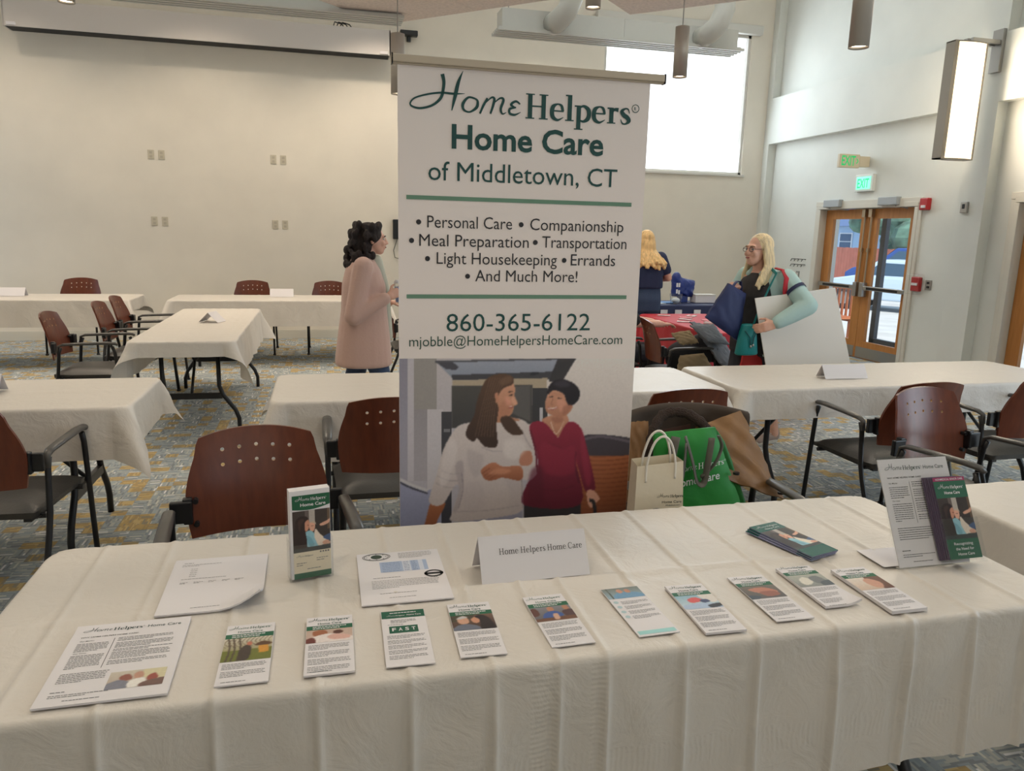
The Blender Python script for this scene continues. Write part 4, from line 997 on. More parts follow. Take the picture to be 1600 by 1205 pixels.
P.poly(T([(815, 560), (850, 560), (862, 600), (830, 612)]), (222, 160, 140), blur=5, op=.55); P.poly(T([(845, 590), (884, 580), (872, 612), (845, 632)]), (158, 104, 84), blur=4, op=.6); P.poly(T([(782, 520), (838, 528), (830, 540), (786, 536)]), (184, 132, 108), blur=3, op=.5); P.poly(T([(790, 640), (840, 640), (838, 662), (805, 668)]), (150, 96, 78), blur=4, op=.6)
P.poly(T([(395, 790), (430, 800), (470, 830), (440, 920), (400, 880)]), (176, 166, 168), blur=7, op=.5); P.poly(T([(570, 750), (640, 745), (670, 790), (620, 840), (570, 820)]), (222, 214, 212), blur=8, op=.6); P.poly(T([(380, 960), (460, 950), (470, 1060), (390, 1080)]), (184, 174, 176), blur=8, op=.5); P.poly(T([(280, 820), (320, 740), (345, 800), (300, 940), (262, 960)]), (220, 212, 212), blur=6, op=.5)
P.poly(T([(740, 760), (830, 790), (900, 780), (895, 900), (760, 900)]), (146, 40, 64), blur=9, op=.5); P.poly(T([(690, 900), (740, 880), (750, 1040), (680, 1040)]), (84, 20, 40), blur=8, op=.6); P.poly(T([(930, 700), (955, 800), (975, 930), (955, 960), (930, 830)]), (156, 46, 70), blur=5, op=.5)
P.poly(T([(545, 470), (590, 445), (606, 470), (560, 490)]), (120, 92, 72), blur=4, op=.6); P.poly(T([(800, 480), (850, 466), (880, 490), (830, 500)]), (70, 64, 76), blur=4, op=.6); P.poly(T([(490, 905), (540, 880), (600, 890), (560, 910)]), (212, 152, 122), blur=4, op=.6)
P.line(T([(648, 930), (652, 1000), (655, 1070)]), 5, (140, 130, 136), op=.7); P.line(T([(365, 900), (372, 980), (350, 1070)]), 5, (140, 130, 138), op=.7)
P.grain(.05)
HB = (1385.1610584211653, -13.001036917480606, -230.87394176184026, 11.67315011218077, -1379.3719607590417, 1941.5556116916919, 0.09163381964900658, -0.07669959209959103)
HI = np.linalg.inv(np.array([[HB[0], HB[1], HB[2]], [HB[3], HB[4], HB[5]], [HB[6], HB[7], 1]]))
# picture corners on the sheet, in metres: the top edge sits at 1.16, the picture fills the sheet's width
def on_sheet(x, y):
    q = HI @ np.array([x+72, y+363, 1.]); X, Z = q[0]/q[2], q[1]/q[2]
    X = min(max(X, BX+.001), BX+BWD-.001)
    return onb((X, Z, 0))
P.build('printed_photo', on_sheet, bn_, PRINT, 1.2)

# ================================================================== PRINTED THINGS ON THE TABLES
TZ = .7515
def bars(mb, x0, x1, y, n, dy=.0052, h=.0016, z=0, last=.6, seed=0):
    rr = random.Random(seed)
    for i in range(n):
        xe = x1-(x1-x0)*rr.uniform(0, .06) if i < n-1 else x0+(x1-x0)*last; x = x0
        while x < xe-.002:                       # words
            w_ = rr.uniform(.003, .009); e = min(x+w_, xe); mb.quad((x, y-i*dy, z), (e, y-i*dy, z), (e, y-i*dy+h, z), (x, y-i*dy+h, z)); x = e+.0012
def sheet_thing(name, label, cat, cx, cy, rz, w, h, th=.0012, z=TZ, group=None, curl=0):
    t = thing(name, label, cat, (cx, cy, z), rz, group)
    b = MB(); e = .0006
    n = 10
    def srf(u, v, k): 
        x, y = (u-.5)*w, (v-.5)*h; c = curl*max(0, u-.55)**2*max(0, .45-v)**2
        return (x, y, k+c)
    for k in range(max(1, min(4, int(th/.0008)))) if th > .002 else (0,):
        pass
    b.grid(lambda u, v: srf(u, v, th), n, n); b.grid(lambda u, v: srf(1-u, v, 0), n, n)
    for f in (lambda u, v: srf(u, 0, v*th), lambda u, v: srf(1-u, 1, v*th), lambda u, v: srf(0, 1-u, v*th), lambda u, v: srf(1, u, v*th)): b.grid(f, n, 1)
    b.build('sheet', WHITE, t)
    return t
def flat(z): return lambda p: (p[0], p[1], z)
def pic(kind, w, h):
    P = Paint(100, 100*h/w, 84 if kind == 'hug' else 56); H_ = 100*h/w; q = P.poly
    if kind == 'birdhouse':
        P.rect(0, 0, 100, H_, (214, 206, 190), (120, 116, 60)); q([(-5, H_*.55), (105, H_*.5), (105, H_*1.1), (-5, H_*1.1)], (112, 118, 48), smooth=False); 
        for x in (8, 18, 30): P.line([(x, 0), (x+6, H_*.5), (x+2, H_)], 4, (84, 70, 58))
        for k in range(12): P.line([(k*9, 0), (k*9-8, H_*.2), (k*9+6, H_*.4)], 1.5, (110, 92, 76))
        q([(36, H_*.5), (50, H_*.32), (58, H_*.5), (54, H_*.95), (34, H_*.95)], (70, 58, 50)); q([(48, H_*.22), (56, H_*.2), (58, H_*.34), (49, H_*.34)], (196, 120, 96)); q([(72, H_*.4), (92, H_*.36), (94, H_*.7), (74, H_*.72)], (214, 152, 62), smooth=False); q([(64, H_*.38), (80, H_*.22), (98, H_*.32), (92, H_*.4)], (94, 66, 44))
    elif kind == 'bedside':
        P.rect(0, 0, 100, H_, (196, 172, 158), (206, 180, 168)); q([(15, H_*.1), (40, H_*.05), (45, H_*.45), (18, H_*.5)], (164, 104, 74)); q([(10, H_*.6), (50, H_*.35), (100, H_*.7), (100, H_), (10, H_)], (232, 222, 218)); q([(58, H_*.2), (70, H_*.1), (80, H_*.25), (72, H_*.4), (60, H_*.38)], (92, 56, 44)); q([(45, H_*.6), (60, H_*.42), (90, H_*.55), (92, H_*.8), (60, H_*.85)], (222, 178, 166)); q([(0, H_*.7), (16, H_*.6), (20, H_), (0, H_)], (112, 58, 52))
    elif kind == 'couple':
        P.rect(0, 0, 100, H_, (120, 92, 78), (64, 46, 40)); q([(0, 0), (55, 0), (40, H_*.3), (0, H_*.4)], (76, 70, 56)); q([(14, H_*.25), (26, H_*.12), (38, H_*.22), (40, H_*.5), (28, H_*.62), (16, H_*.5)], (206, 160, 136)); q([(12, H_*.2), (28, H_*.04), (38, H_*.16), (20, H_*.26)], (198, 196, 196)); q([(8, H_*.7), (30, H_*.6), (55, H_*.75), (60, H_), (0, H_)], (108, 114, 130)); q([(46, H_*.3), (58, H_*.14), (66, H_*.3), (62, H_*.55), (50, H_*.55)], (206, 150, 122)); q([(56, H_*.14), (72, H_*.04), (88, H_*.3), (96, H_), (64, H_), (66, H_*.4)], (38, 28, 30))
    elif kind == 'men':
        P.rect(0, 0, 100, H_, (132, 132, 140), (96, 92, 96)); q([(0, H_*.1), (14, H_*.1), (16, H_*.5), (0, H_*.6)], (96, 58, 50)); q([(40, H_*.12), (48, H_*.02), (56, H_*.12), (54, H_*.36), (44, H_*.38)], (190, 134, 106)); q([(24, H_*.55), (40, H_*.36), (58, H_*.36), (72, H_*.6), (60, H_*.85), (22, H_*.85)], (64, 92, 156)); q([(80, H_*.04), (92, H_*.04), (94, H_*.3), (82, H_*.32)], (178, 126, 100)); q([(74, H_*.4), (100, H_*.34), (100, H_*.8), (78, H_*.8)], (84, 58, 60)); q([(0, H_*.8), (100, H_*.74), (100, H_), (0, H_)], (112, 74, 54), smooth=False); q([(48, H_*.55), (60, H_*.55), (58, H_*.9), (46, H_*.9)], (212, 170, 148))
    elif kind == 'family':
        P.rect(0, 0, 100, H_, (120, 128, 120), (150, 178, 196)); q([(20, H_), (30, H_*.5), (60, H_*.45), (90, H_*.6), (95, H_)], (112, 156, 190)); q([(36, H_*.2), (46, H_*.15), (50, H_*.45), (38, H_*.5)], (206, 150, 126)); q([(58, H_*.2), (68, H_*.2), (70, H_*.5), (58, H_*.5)], (196, 140, 116)); P.line([(12, 0), (14, H_)], 3, (70, 74, 66))
    elif kind == 'redhat':
        P.rect(0, 0, 100, H_, (150, 186, 204), (206, 218, 226)); q([(60, 0), (100, 0), (100, H_*.5), (80, H_*.6)], (224, 218, 212)); q([(26, H_*.3), (48, H_*.16), (66, H_*.4), (56, H_*.5), (30, H_*.55)], (220, 96, 96)); q([(55, H_*.4), (74, H_*.36), (78, H_*.55), (60, H_*.6)], (64, 76, 112)); q([(6, H_*.7), (50, H_*.62), (96, H_*.75), (96, H_), (6, H_)], (176, 196, 222)); q([(66, H_*.8), (98, H_*.7), (100, H_*.9), (70, H_)], (56, 58, 66))
    elif kind == 'hands':
        P.rect(0, 0, 100, H_, (118, 110, 100), (92, 88, 90)); q([(16, H_*.25), (60, H_*.15), (90, H_*.5), (70, H_*.8), (40, H_*.6)], (190, 128, 108)); q([(40, H_*.5), (80, H_*.5), (86, H_*.8), (50, H_*.85)], (156, 100, 86)); q([(0, H_*.7), (30, H_*.8), (20, H_), (0, H_)], (72, 84, 96))
    elif kind == 'grey':
        P.rect(0, 0, 100, H_, (178, 180, 170), (140, 144, 142)); q([(20, H_*.4), (40, H_*.2), (55, H_*.5), (40, H_*.8), (20, H_*.8)], (222, 218, 206)); q([(52, H_*.3), (80, H_*.2), (90, H_*.7), (60, H_*.8)], (120, 124, 126)); q([(70, H_*.7), (100, H_*.6), (100, H_), (70, H_)], (86, 96, 104))
    elif kind == 'hand':
        P.rect(0, 0, 100, H_, (226, 216, 206), (206, 180, 160)); q([(55, 0), (105, -5), (105, H_*1.1), (75, H_*1.1), (60, H_*.5)], (112, 78, 66)); q([(40, H_*.3), (60, H_*.12), (82, H_*.5), (70, H_*.9), (48, H_*.8)], (206, 156, 134))
    elif kind == 'hug':
        k = H_/118; Z = lambda p: [(x, y*k) for x, y in p]; qq = lambda p, c, **kw: q(Z(p), c, **kw)
        P.rect(0, 0, 100, H_, (66, 56, 53), (52, 44, 44)); P.rect(33, 0, 44, 46*k, (104, 92, 88)); P.rect(44, 0, 59, 48*k, (182, 174, 166)); P.rect(62, 0, 100, 52*k, (60, 52, 49)); P.rect(92, 0, 100, 60*k, (104, 84, 66))
        qq([(34, 24), (42, 28), (45, 40), (39, 57), (30, 58), (28, 40)], (204, 146, 120)); qq([(45, 37), (57, 36), (59, 50), (54, 62), (45, 58)], (224, 170, 146)); qq([(47, 34), (58, 33), (62, 44), (58, 40)], (196, 178, 158))
        qq([(30, 66), (44, 58), (58, 70), (70, 95), (80, 106), (40, 106), (32, 86)], (146, 194, 208)); qq([(34, 74), (46, 78), (56, 100), (44, 104)], (122, 172, 190)); qq([(60, 55), (72, 72), (90, 90), (99, 101), (70, 106), (61, 92), (56, 74)], (232, 216, 200)); qq([(80, 82), (101, 74), (101, 92), (92, 92)], (70, 92, 132))
        qq([(5, 50), (8, 26), (22, 15), (37, 18), (41, 26), (33, 32), (31, 46), (33, 62), (36, 84), (34, 106), (8, 106), (1, 80)], (44, 30, 30)); qq([(14, 30), (24, 22), (30, 26), (22, 40), (18, 60)], (66, 46, 42), blur=2)
        qq([(72, 43), (90, 36), (99, 31), (97, 42), (84, 48), (74, 49)], (218, 166, 142)); qq([(78, 96), (92, 92), (98, 104), (84, 106)], (216, 162, 138)); P.line(Z([(38, 42), (43, 43)]), 1.6, (120, 60, 56)); P.line(Z([(48, 46), (55, 46)]), 1.4, (90, 62, 54)); qq([(-3, 107), (103, 104), (103, 121), (-3, 121)], (52, 58, 60), smooth=False)
    elif kind == 'meeting':
        P.rect(0, 0, 100, H_, (206, 198, 182), (180, 162, 152)); q([(60, 0), (100, 0), (100, H_*.6), (64, H_*.5)], (216, 208, 172)); q([(20, H_*.3), (34, H_*.2), (42, H_*.5), (24, H_*.6)], (150, 92, 80)); q([(44, H_*.2), (56, H_*.1), (62, H_*.4), (48, H_*.5)], (196, 150, 130)); q([(70, H_*.4), (82, H_*.3), (88, H_*.6), (72, H_*.7)], (160, 84, 74)); q([(0, H_*.7), (20, H_*.5), (40, H_*.7), (36, H_), (0, H_)], (130, 132, 146)); q([(40, H_*.6), (64, H_*.5), (66, H_*.9), (40, H_)], (240, 236, 230)); q([(64, H_*.75), (100, H_*.6), (100, H_), (60, H_)], (120, 92, 84))
    return P.grain(.08)
def photo(kind, parent, x0, x1, y0, y1, z, mt=None):
    P = pic(kind, x1-x0, y1-y0)
    return P.build('photo', lambda x, y: (x0+(x1-x0)*x/100, y1-(y1-y0)*y/P.h, z), parent, mt or PRINT, .95)
CARDS = [  # kind label cx cy rz thick
    ('birdhouse', 'leaflet with an outdoor birdhouse photo, leftmost of the front row', -.165, 1.42, .0, .003),
    ('bedside', 'leaflet with a small pinkish bedside photo, second from left in the front row', -.008, 1.42, -.01, .004),
    ('fast', 'leaflet with a green FAST block and no photo', .145, 1.42, -.02, .002),
    ('couple', 'leaflet with a close-up of an old man and dark-haired woman', .29, 1.425, -.03, .002),
    ('men', 'leaflet with three men at a table, one in a blue shirt', .47, 1.428, .03, .002),
    ('family', 'leaflet with its bluish photo at the very top edge, no heading', .66, 1.432, .03, .0015),
    ('redhat', 'leaflet with a pale blue photo and a pinkish red shape', .808, 1.41, -.03, .005),
    ('hands', 'leaflet with a brown photo of clasped hands', .985, 1.43, -.01, .002),
    ('grey', 'leaflet with a grey green photo and lifted lower edge', 1.13, 1.455, .0, .006),
    ('hand', 'leaflet stack with a hand photo, rightmost of the front row', 1.262, 1.41, .0, .008),
]
CW, CHH = .0935, .216
for k, (kind, lb, cx, cy, rz, th) in enumerate(CARDS):
    t = sheet_thing('leaflet', lb, 'leaflet', cx, cy, rz, CW, CHH if kind != 'grey' else .2, th, group='leaflets laid out in the front row', curl=.25 if kind == 'grey' else 0)
    z = th+.0004; fz = flat(z); hw, hh = CW/2, CHH/2
    b = MB()
    if kind == 'family':
        photo(kind, t, -hw+.001, hw-.001, hh-.052, hh-.002, z)
        for j in range(4): bars(b, -hw+.022, hw-.006, hh-.068-j*.022, 3, z=z, seed=k*9+j)
        b.build('text_lines', GREYINK, t); b = MB()
        for j in range(4): b.add([(-hw+.011+.006*math.cos(a*PI/6), hh-.068-j*.022+.006*math.sin(a*PI/6), z) for a in range(12)], [tuple(range(12))])
        b.build('icon', mat('icon_blue', (176, 200, 206), .6), t); b = MB(); b.quad((-hw+.004, -hh+.006, z), (hw-.004, -hh+.006, z), (hw-.004, -hh+.02, z), (-hw+.004, -hh+.02, z)); b.build('footer_band', mat('pale_teal', (150, 206, 204), .4), t)
        continue
    if kind == 'fast':
        b.quad((-hw+.001, hh-.032, z), (hw-.001, hh-.032, z), (hw-.001, hh-.001, z), (-hw+.001, hh-.001, z)); b.quad((-hw+.014, hh-.094, z), (hw-.020, hh-.094, z), (hw-.020, hh-.066, z), (-hw+.014, hh-.066, z)); b.build('green_band', mat('band_green', (20, 88, 66), .6), t)
        b = MB(); put_logo(b, -.036, .004, hh-.0245, z+.0003); put_text(b, 'Home Care', .008, .038, hh-.0245, .006, z+.0003, .01)
        bars(b, -.028, .028, hh-.012, 1, h=.003, z=z+.0003, last=1)
        for q_, ch in enumerate('FAST'): put_text(b, ch, -.027+q_*.0135, -.019+q_*.0135, hh-.086, .013, z+.0003, .02)
        b.build('white_lettering', WHITE, t); b = MB(); bars(b, -.028, .028, hh-.042, 3, z=z, seed=3); bars(b, -hw+.012, .02, hh-.060, 1, z=z, seed=4)
        for j in range(5): bars(b, -hw+.008, hw-.008, hh-.105-j*.019, 3, z=z, seed=k*9+j)
        b.build('text_lines', GREYINK, t); continue
    put_logo(b, -hw+.004, hw-.006, hh-.019, z, sy=1.1); put_text(b, 'Home Care', -.024, .024, hh-.033, .0082, z, .012); b.build('heading', LOGO if kind not in ('birdhouse', 'men') else mat('logo_faint', (90, 120, 112), .6), t)
    b = MB(); b.quad((-hw+.0005, hh-.054, z), (hw-.0005, hh-.054, z), (hw-.0005, hh-.037, z), (-hw+.0005, hh-.037, z)); b.build('green_band', GREEN, t)
    b = MB(); bars(b, -.034, .034, hh-.044, 2, .0065, .0028, z+.0003, .8, k); b.build('band_text', WHITE, t)
    ph = {'birdhouse': .085, 'bedside': .050}.get(kind, .062)
    photo(kind, t, -hw+.0005, hw-.0005, hh-.054-ph, hh-.054, z)
    b = MB(); y = hh-.054-ph-.010; j = 0
    while y > -hh+.022: bars(b, -hw+.006, hw-.006, y, 4, z=z, seed=k*9+j, last=.5); y -= .026; j += 1
    bars(b, -hw+.01, hw-.01, -hh+.008, 1, z=z, seed=k); b.build('text_lines', GREYINK, t)

def letter_page(t, w, h, z, mapf=None, full=True, seed=0):
    mp = mapf or (lambda p: p); mk = lambda: MB()
    def done(b, nm, mt):
        b.v = [tuple(mp(p)) for p in b.v]; b.build(nm, mt, t)
    hw, hh = w/2, h/2
    b = mk(); put_logo(b, -hw+.017, hw-.085, hh-.030, z, sy=1.0); put_text(b, 'Home Care', hw-.079, hw-.016, hh-.030, .0105, z, .004); done(b, 'heading', mat('heading_ink', (36, 66, 66), .7))
    b = mk(); put_text(b, 'WHY HOME HELPERS HOME CARE?', -hw+.018, .016, hh-.052, .0042, z, .012); put_text(b, 'Our Mission', -hw+.020, -hw+.046, hh-.066, .0038, z, .004); put_text(b, 'Our Vision', -hw+.020, -hw+.043, hh-.112, .0038, z, .004); done(b, 'subheadings', INK)
    b = mk(); bars(b, -hw+.018, -.030, hh-.076, 6, .0054, .0017, z, .7, seed); bars(b, -hw+.018, -.030, hh-.120, 9, .0054, .0017, z, .3, seed+1)
    for j, (y, n) in enumerate(((.064, 3), (.084, 4), (.108, 2), (.120, 5), (.150, 3))): bars(b, -.018, hw-.018, hh-y, n, .0054, .0017, z, .6, seed+2+j)
    bars(b, -hw+.018, -.006 if full else hw-.02, hh-.182, 6, .0056, .0017, z, .5, seed+8); bars(b, -hw+.018, -hw+.06, -hh+.040, 1, h=.002, z=z, seed=seed); bars(b, -hw+.018, .01, -hh+.030, 2, z=z, seed=seed+9); bars(b, -hw+.045, .035, -hh+.012, 1, z=z, seed=seed+4)
    b.quad((-.0255, hh-.17, z), (-.0245, hh-.17, z), (-.0245, hh-.062, z), (-.0255, hh-.062, z)); done(b, 'text_lines', mat('page_ink', (78, 80, 84), .7))
fly = sheet_thing('flyer', 'printed page stack with heading and meeting photo at the lower left corner', 'flyer', -.398, 1.445, .012, .2159, .2794, .004)
letter_page(fly, .2159, .2794, .0044); photo('meeting', fly, -.002, .094, -.108, -.052, .0044)
bp_ = sheet_thing('paper_stack', 'nearly blank paper stack with a curled lower right corner', 'paper', -.262, 1.742, .015, .2159, .2794, .004, curl=1.0)
b = MB(); bars(b, -.085, -.05, .115, 1, z=.0045, h=.002); bars(b, -.088, .06, .105, 1, z=.0045, seed=2); bars(b, -.088, -.02, .098, 1, z=.0045, seed=3)
for j in range(5): bars(b, -.065, -.04, .080-j*.010, 1, z=.0045, seed=j+4)
bars(b, -.08, .085, .026, 1, z=.0045, seed=11)
for x in (-.08, -.05, -.018, .012, .04): bars(b, x, x+.02, .008, 2, z=.0045, seed=int(x*99))
bars(b, -.04, .06, -.12, 1, z=.0045, seed=12); b.build('text_lines', GREYINK, bp_)
cert = sheet_thing('certificate', 'white page with a round seal and a pale blue table, left of the name card', 'paper', .165, 1.70, -.0, .206, .272, .003)
z = .0034; b = MB(); b.add([(-.055+.014*math.cos(a*PI/10), .112+.012*math.sin(a*PI/10), z) for a in range(20)], [tuple(range(20))]); b.build('seal_disc', mat('seal_green', (46, 66, 54), .6), cert)
b = MB()
for r_, n in ((.034, 40), (.030, 40)):
    v, f = ribbon([(-.055+r_*math.cos(2*PI*i/n), .112+r_*.6*math.sin(2*PI*i/n)) for i in range(n+1)], [.0012]*(n+1), 1); b.add([(p[0], p[1], z) for p in v], f)
for a in range(8): b.add([(-.055+.024*math.cos(a*PI/4)+.002*math.cos(c*PI/3), .112+.016*math.sin(a*PI/4)+.002*math.sin(c*PI/3), z) for c in range(6)], [tuple(range(6))])
bars(b, .0, .085, .125, 5, .007, .0018, z, .7, 5); bars(b, -.07, .04, -.01, 1, z=z, h=.0022, seed=6); bars(b, -.075, .085, -.025, 6, .0075, .0018, z, .4, 7); bars(b, -.06, .08, -.09, 1, z=z, seed=9); bars(b, -.04, .06, -.112, 1, z=z, seed=9); b.build('text_lines', GREYINK, cert)
b = MB(); b.quad((-.05, .02, z), (.005, .02, z), (.005, .078, z), (-.05, .078, z)); b.quad((.025, .02, z), (.045, .02, z), (.045, .078, z), (.025, .078, z)); b.quad((.056, .02, z), (.066, .02, z), (.066, .078, z), (.056, .078, z)); b.build('table_shading', mat('table_blue', (170, 186, 214), .6), cert)
b = MB(); b.quad((.005, .02, z), (.025, .02, z), (.025, .078, z), (.005, .078, z)); b.quad((.045, .02, z), (.056, .02, z), (.056, .078, z), (.045, .078, z)); b.build('table_columns', mat('table_pale', (206, 212, 226), .6), cert)
b = MB(); bars(b, .008, .022, .07, 6, .009, .002, z+.0003, 1, 3); bars(b, .028, .04, .07, 6, .009, .002, z+.0003, 1, 4); bars(b, -.045, -.0, .07, 6, .009, .0014, z+.0003, 1, 5); b.build('table_figures', mat('table_ink', (96, 112, 150), .7), cert)
b = MB(); v, f = ribbon([(.075+.02*math.cos(2*PI*i/20), -.004+.016*math.sin(2*PI*i/20)) for i in range(21)], [.006]*21, 1); b.add([(p[0], p[1], z) for p in v], f); b.quad((.052, -.009, z), (.098, -.009, z), (.098, .001, z), (.052, .001, z)); b.build('stamp', INK, cert)

# folded name cards
def tent(name, label, cx, cy, rz, w, h, d, z=TZ, group='folded name cards', txt=None):
    t = thing(name, label, 'name card', (cx, cy, z), rz, group); L_ = math.hypot(h, d)
    b = MB(); th = .0008
    for s_ in (-1, 1):
        b.add([(-w/2, s_*d, 0), (w/2, s_*d, 0), (w/2, 0, h), (-w/2, 0, h), (-w/2, s_*(d-th), 0), (w/2, s_*(d-th), 0), (w/2, 0, h-th*2), (-w/2, 0, h-th*2)], [(0, 1, 2, 3), (7, 6, 5, 4), (0, 4, 5, 1), (1, 5, 6, 2), (2, 6, 7, 3), (3, 7, 4, 0)])
    b.build('folded_card', WHITE, t)
    if txt:
        b = MB(); fc = lambda x, y: (x, -(d*(1-y/h))-.0006, y)
        x = txt[0]; V = []
        for wd_, s_ in (('Home', .2), ('Helpers', .2), ('Home', .2), ('Care', .2)):
            v, f, a = serif_word(wd_, s_, .02); b.add([fc(x+p[0]*txt[2], txt[1]+p[1]*txt[2]) for p in v], f); x += (a+.5)*txt[2]
        b.build('lettering', INK, t)
    return t
tent('name_card', 'large folded white name card lettered in black on the leaflet table', .478, 1.675, .03, .272, .098, .055, txt=(-.088, .058, .0085))
tent('name_card', 'blank folded name card on the long table below the white board', 3.05, 3.91, -.03, .29, .08, .05)
tent('name_card', 'folded name card seen end-on on the lengthwise table', -.95, 6.92, R(72), .16, .085, .085)
tent('name_card', 'folded name card on the far middle table between two chairs', -.50, 9.45, 0, .27, .09, .06)
tent('name_card', 'folded name card on the far left table by the picture edge', -3.42, 9.42, 0, .42, .09, .06)
tent('name_card', 'folded name card on the left table cut by the picture edge', -1.66, 4.06, 0, .27, .09, .06)

# brochure holder with its stack
hd = thing('brochure_holder', 'clear upright holder with a green topped brochure stack, in front of the left armchair', 'brochure holder', (-.05, 1.745, TZ), R(12))
b = MB(); b.box((0, -.022, .045), (.1, .0018, .09)); b.box((0, .014, .10), (.1, .0018, .2)); b.box((-.05, -.004, .05), (.0018, .036, .10)); b.box((.05, -.004, .05), (.0018, .036, .10)); b.box((0, -.004, .002), (.1, .036, .003)); b.build('acrylic_pocket', CLEAR, hd)
br_ = thing('brochure', 'brochure pack standing in the clear holder, green heading and hugging women', 'brochure', (-.05, 1.745, TZ), R(12))
w2 = .0465; Hh = .222
b = MB(); b.bb(-w2, w2, -.018, .008, .004, Hh); b.build('page_block', WHITE, br_, bevel=.001)
fz = lambda yy: (lambda p: (p[0], yy, p[1]))
f0 = -.0186
def face(b, P_, yy): b.add([(p[0], yy, p[1]) for p in P_], [tuple(range(len(P_)))])
b = MB(); face(b, [(-w2+.006, .19-.001), (-w2+.006, Hh-.012), (w2-.0005, Hh-.012), (w2-.0005, .186)]+[(w2-.0005-(2*w2-.0065)*k/8, .1765-.006*math.sin(PI*k/8)+.006*(1-k/8)) for k in range(9)], f0); b.build('green_heading', mat('brochure_green', (18, 88, 58), .5), br_)
b = MB(); face(b, [(-w2+.006, .004), (w2-.0005, .004), (w2-.0005, .018), (-w2+.006, .018)], f0); b.build('green_footer', mat('brochure_footer', (38, 98, 72), .5), br_)
b = MB(); face(b, [(-w2+.006, .018), (w2-.0005, .018), (w2-.0005, .070), (-w2+.006, .070)], f0); b.build('cream_panel', mat('brochure_cream', (232, 220, 196), .5), br_)
P = pic('hug', .086, .1); P.build('photo', lambda x, y: (-w2+.006+.0865*x/100, f0, .172-.102*y/P.h), br_, GLOSSY, .95)
b = MB(); put_logo(b, -w2+.013, w2-.008, .196, mapf=lambda p: (p[0], f0-.0004, p[1])); put_text(b, 'Home Care', -.022, .036, .183, .0078, bold=.02, mapf=lambda p: (p[0], f0-.0004, p[1])); b.build('wordmark', WHITE, br_)
b = MB(); put_logo(b, -w2+.012, .005, .058, mapf=lambda p: (p[0], f0-.0004, p[1])); bars(b, -w2+.012, -.01, .042, 2, z=0); bars(b, .012, .042, .050, 2, z=0, seed=4); bars(b, -.01, .042, .026, 1, z=0, seed=5)
for q_ in range(4): b.quad((.020+q_*.006, .064, 0), (.024+q_*.006, .064, 0), (.024+q_*.006, .068, 0), (.020+q_*.006, .068, 0))
b.v = [p if abs(p[1]-(f0-.0004)) < 1e-6 else (p[0], f0-.0004, p[1]) for p in b.v]; b.build('small_print', GREYINK, br_)

# slanted acrylic stand with page and brochure pocket
st = thing('acrylic_stand', 'clear slanted stand at the right end of the leaflet table', 'display stand', (1.515, 1.50, TZ), R(0))
SL = R(27); ML = Matrix.Rotation(-SL, 4, 'X')     # the sheet leans back
def lean(p): q = ML @ Vector((p[0], p[2] if len(p) > 2 else 0, p[1])); return (q.x, q.y, q.z)
def lbox(b, x0, x1, y0, y1, n0, n1):      # x, height along the slope, offset along its normal (negative = to the front)
    vs = [lean((x, y, n)) for n in (n0, n1) for x, y in ((x0, y0), (x1, y0), (x1, y1), (x0, y1))]
    b.add(vs, [(0, 1, 2, 3), (7, 6, 5, 4), (0, 4, 5, 1), (1, 5, 6, 2), (2, 6, 7, 3), (3, 7, 4, 0)])
b = MB(); lbox(b, -.113, .125, .0, .287, -.0042, -.0022); b.build('front_panel', CLEAR, st)
b = MB(); lbox(b, -.113, .125, .0, .287, .0016, .0036); b.build('back_panel', CLEAR, st)
b = MB(); b.bb(-.113, .125, .0, .11, 0, .002); b.build('foot', CLEAR, st)
b = MB(); lbox(b, .016, .125, .012, .115, -.040, -.038); lbox(b, .016, .018, .0, .115, -.04, -.004); lbox(b, .123, .125, .0, .115, -.04, -.004); lbox(b, .016, .125, .008, .010, -.04, -.004); b.build('brochure_pocket', CLEAR, st)
pg = thing('flyer', 'printed page standing inside the clear slanted stand', 'flyer', (1.515, 1.50, TZ))
b = MB(); lbox(b, -.110, .106, .003, .282, -.0018, .0012); b.build('sheet', WHITE, pg)
letter_page(pg, .216, .279, 0, mapf=lambda p: lean((p[0]-.002, p[1]+.1425, -.0021)), full=False, seed=30)
pb = thing('paper', 'white page corner lying under the clear slanted stand', 'paper', (1.46, 1.59, TZ))
b = MB(); b.bb(-.09, .1, -.075, .03, .0022, .003); b.build('sheet', WHITE, pb)
bk = thing('brochure', 'brochure pack in the pocket of the slanted stand, magenta strip on top', 'brochure', (1.515, 1.50, TZ))
b = MB()
for k in range(6): lbox(b, .019+(k%2)*.0005-k*.0022, .118-k*.0022, .012, .222+k*.001, -.033+k*.0045, -.0295+k*.0045)
b.build('page_block', mat('brochure_edge', (96, 84, 104), .5), bk)
n0 = -.0334; LX0, LX1 = .019, .118
def lq(b, x0, x1, y0, y1, n=n0): b.add([lean(p) for p in ((x0, y0, n), (x1, y0, n), (x1, y1, n), (x0, y1, n))], [(0, 1, 2, 3)])
b = MB(); lq(b, LX0, LX1, .212, .222); b.build('magenta_strip', mat('magenta_print', (150, 30, 84), .4), bk)
b = MB(); lq(b, LX0, LX1, .168, .212); b.build('green_heading', mat('brochure_green', (18, 88, 58), .5), bk)
b = MB(); lq(b, LX0, LX1, .012, .062); b.build('green_footer', mat('brochure_green', (18, 88, 58), .5), bk)
P = pic('hug', .099, .106); P.build('photo', lambda x, y: lean((LX0+(LX1-LX0)*x/100, .168-.106*y/P.h, n0)), bk, GLOSSY, .95)
lm = lambda p: lean((p[0], p[1], n0-.0004))
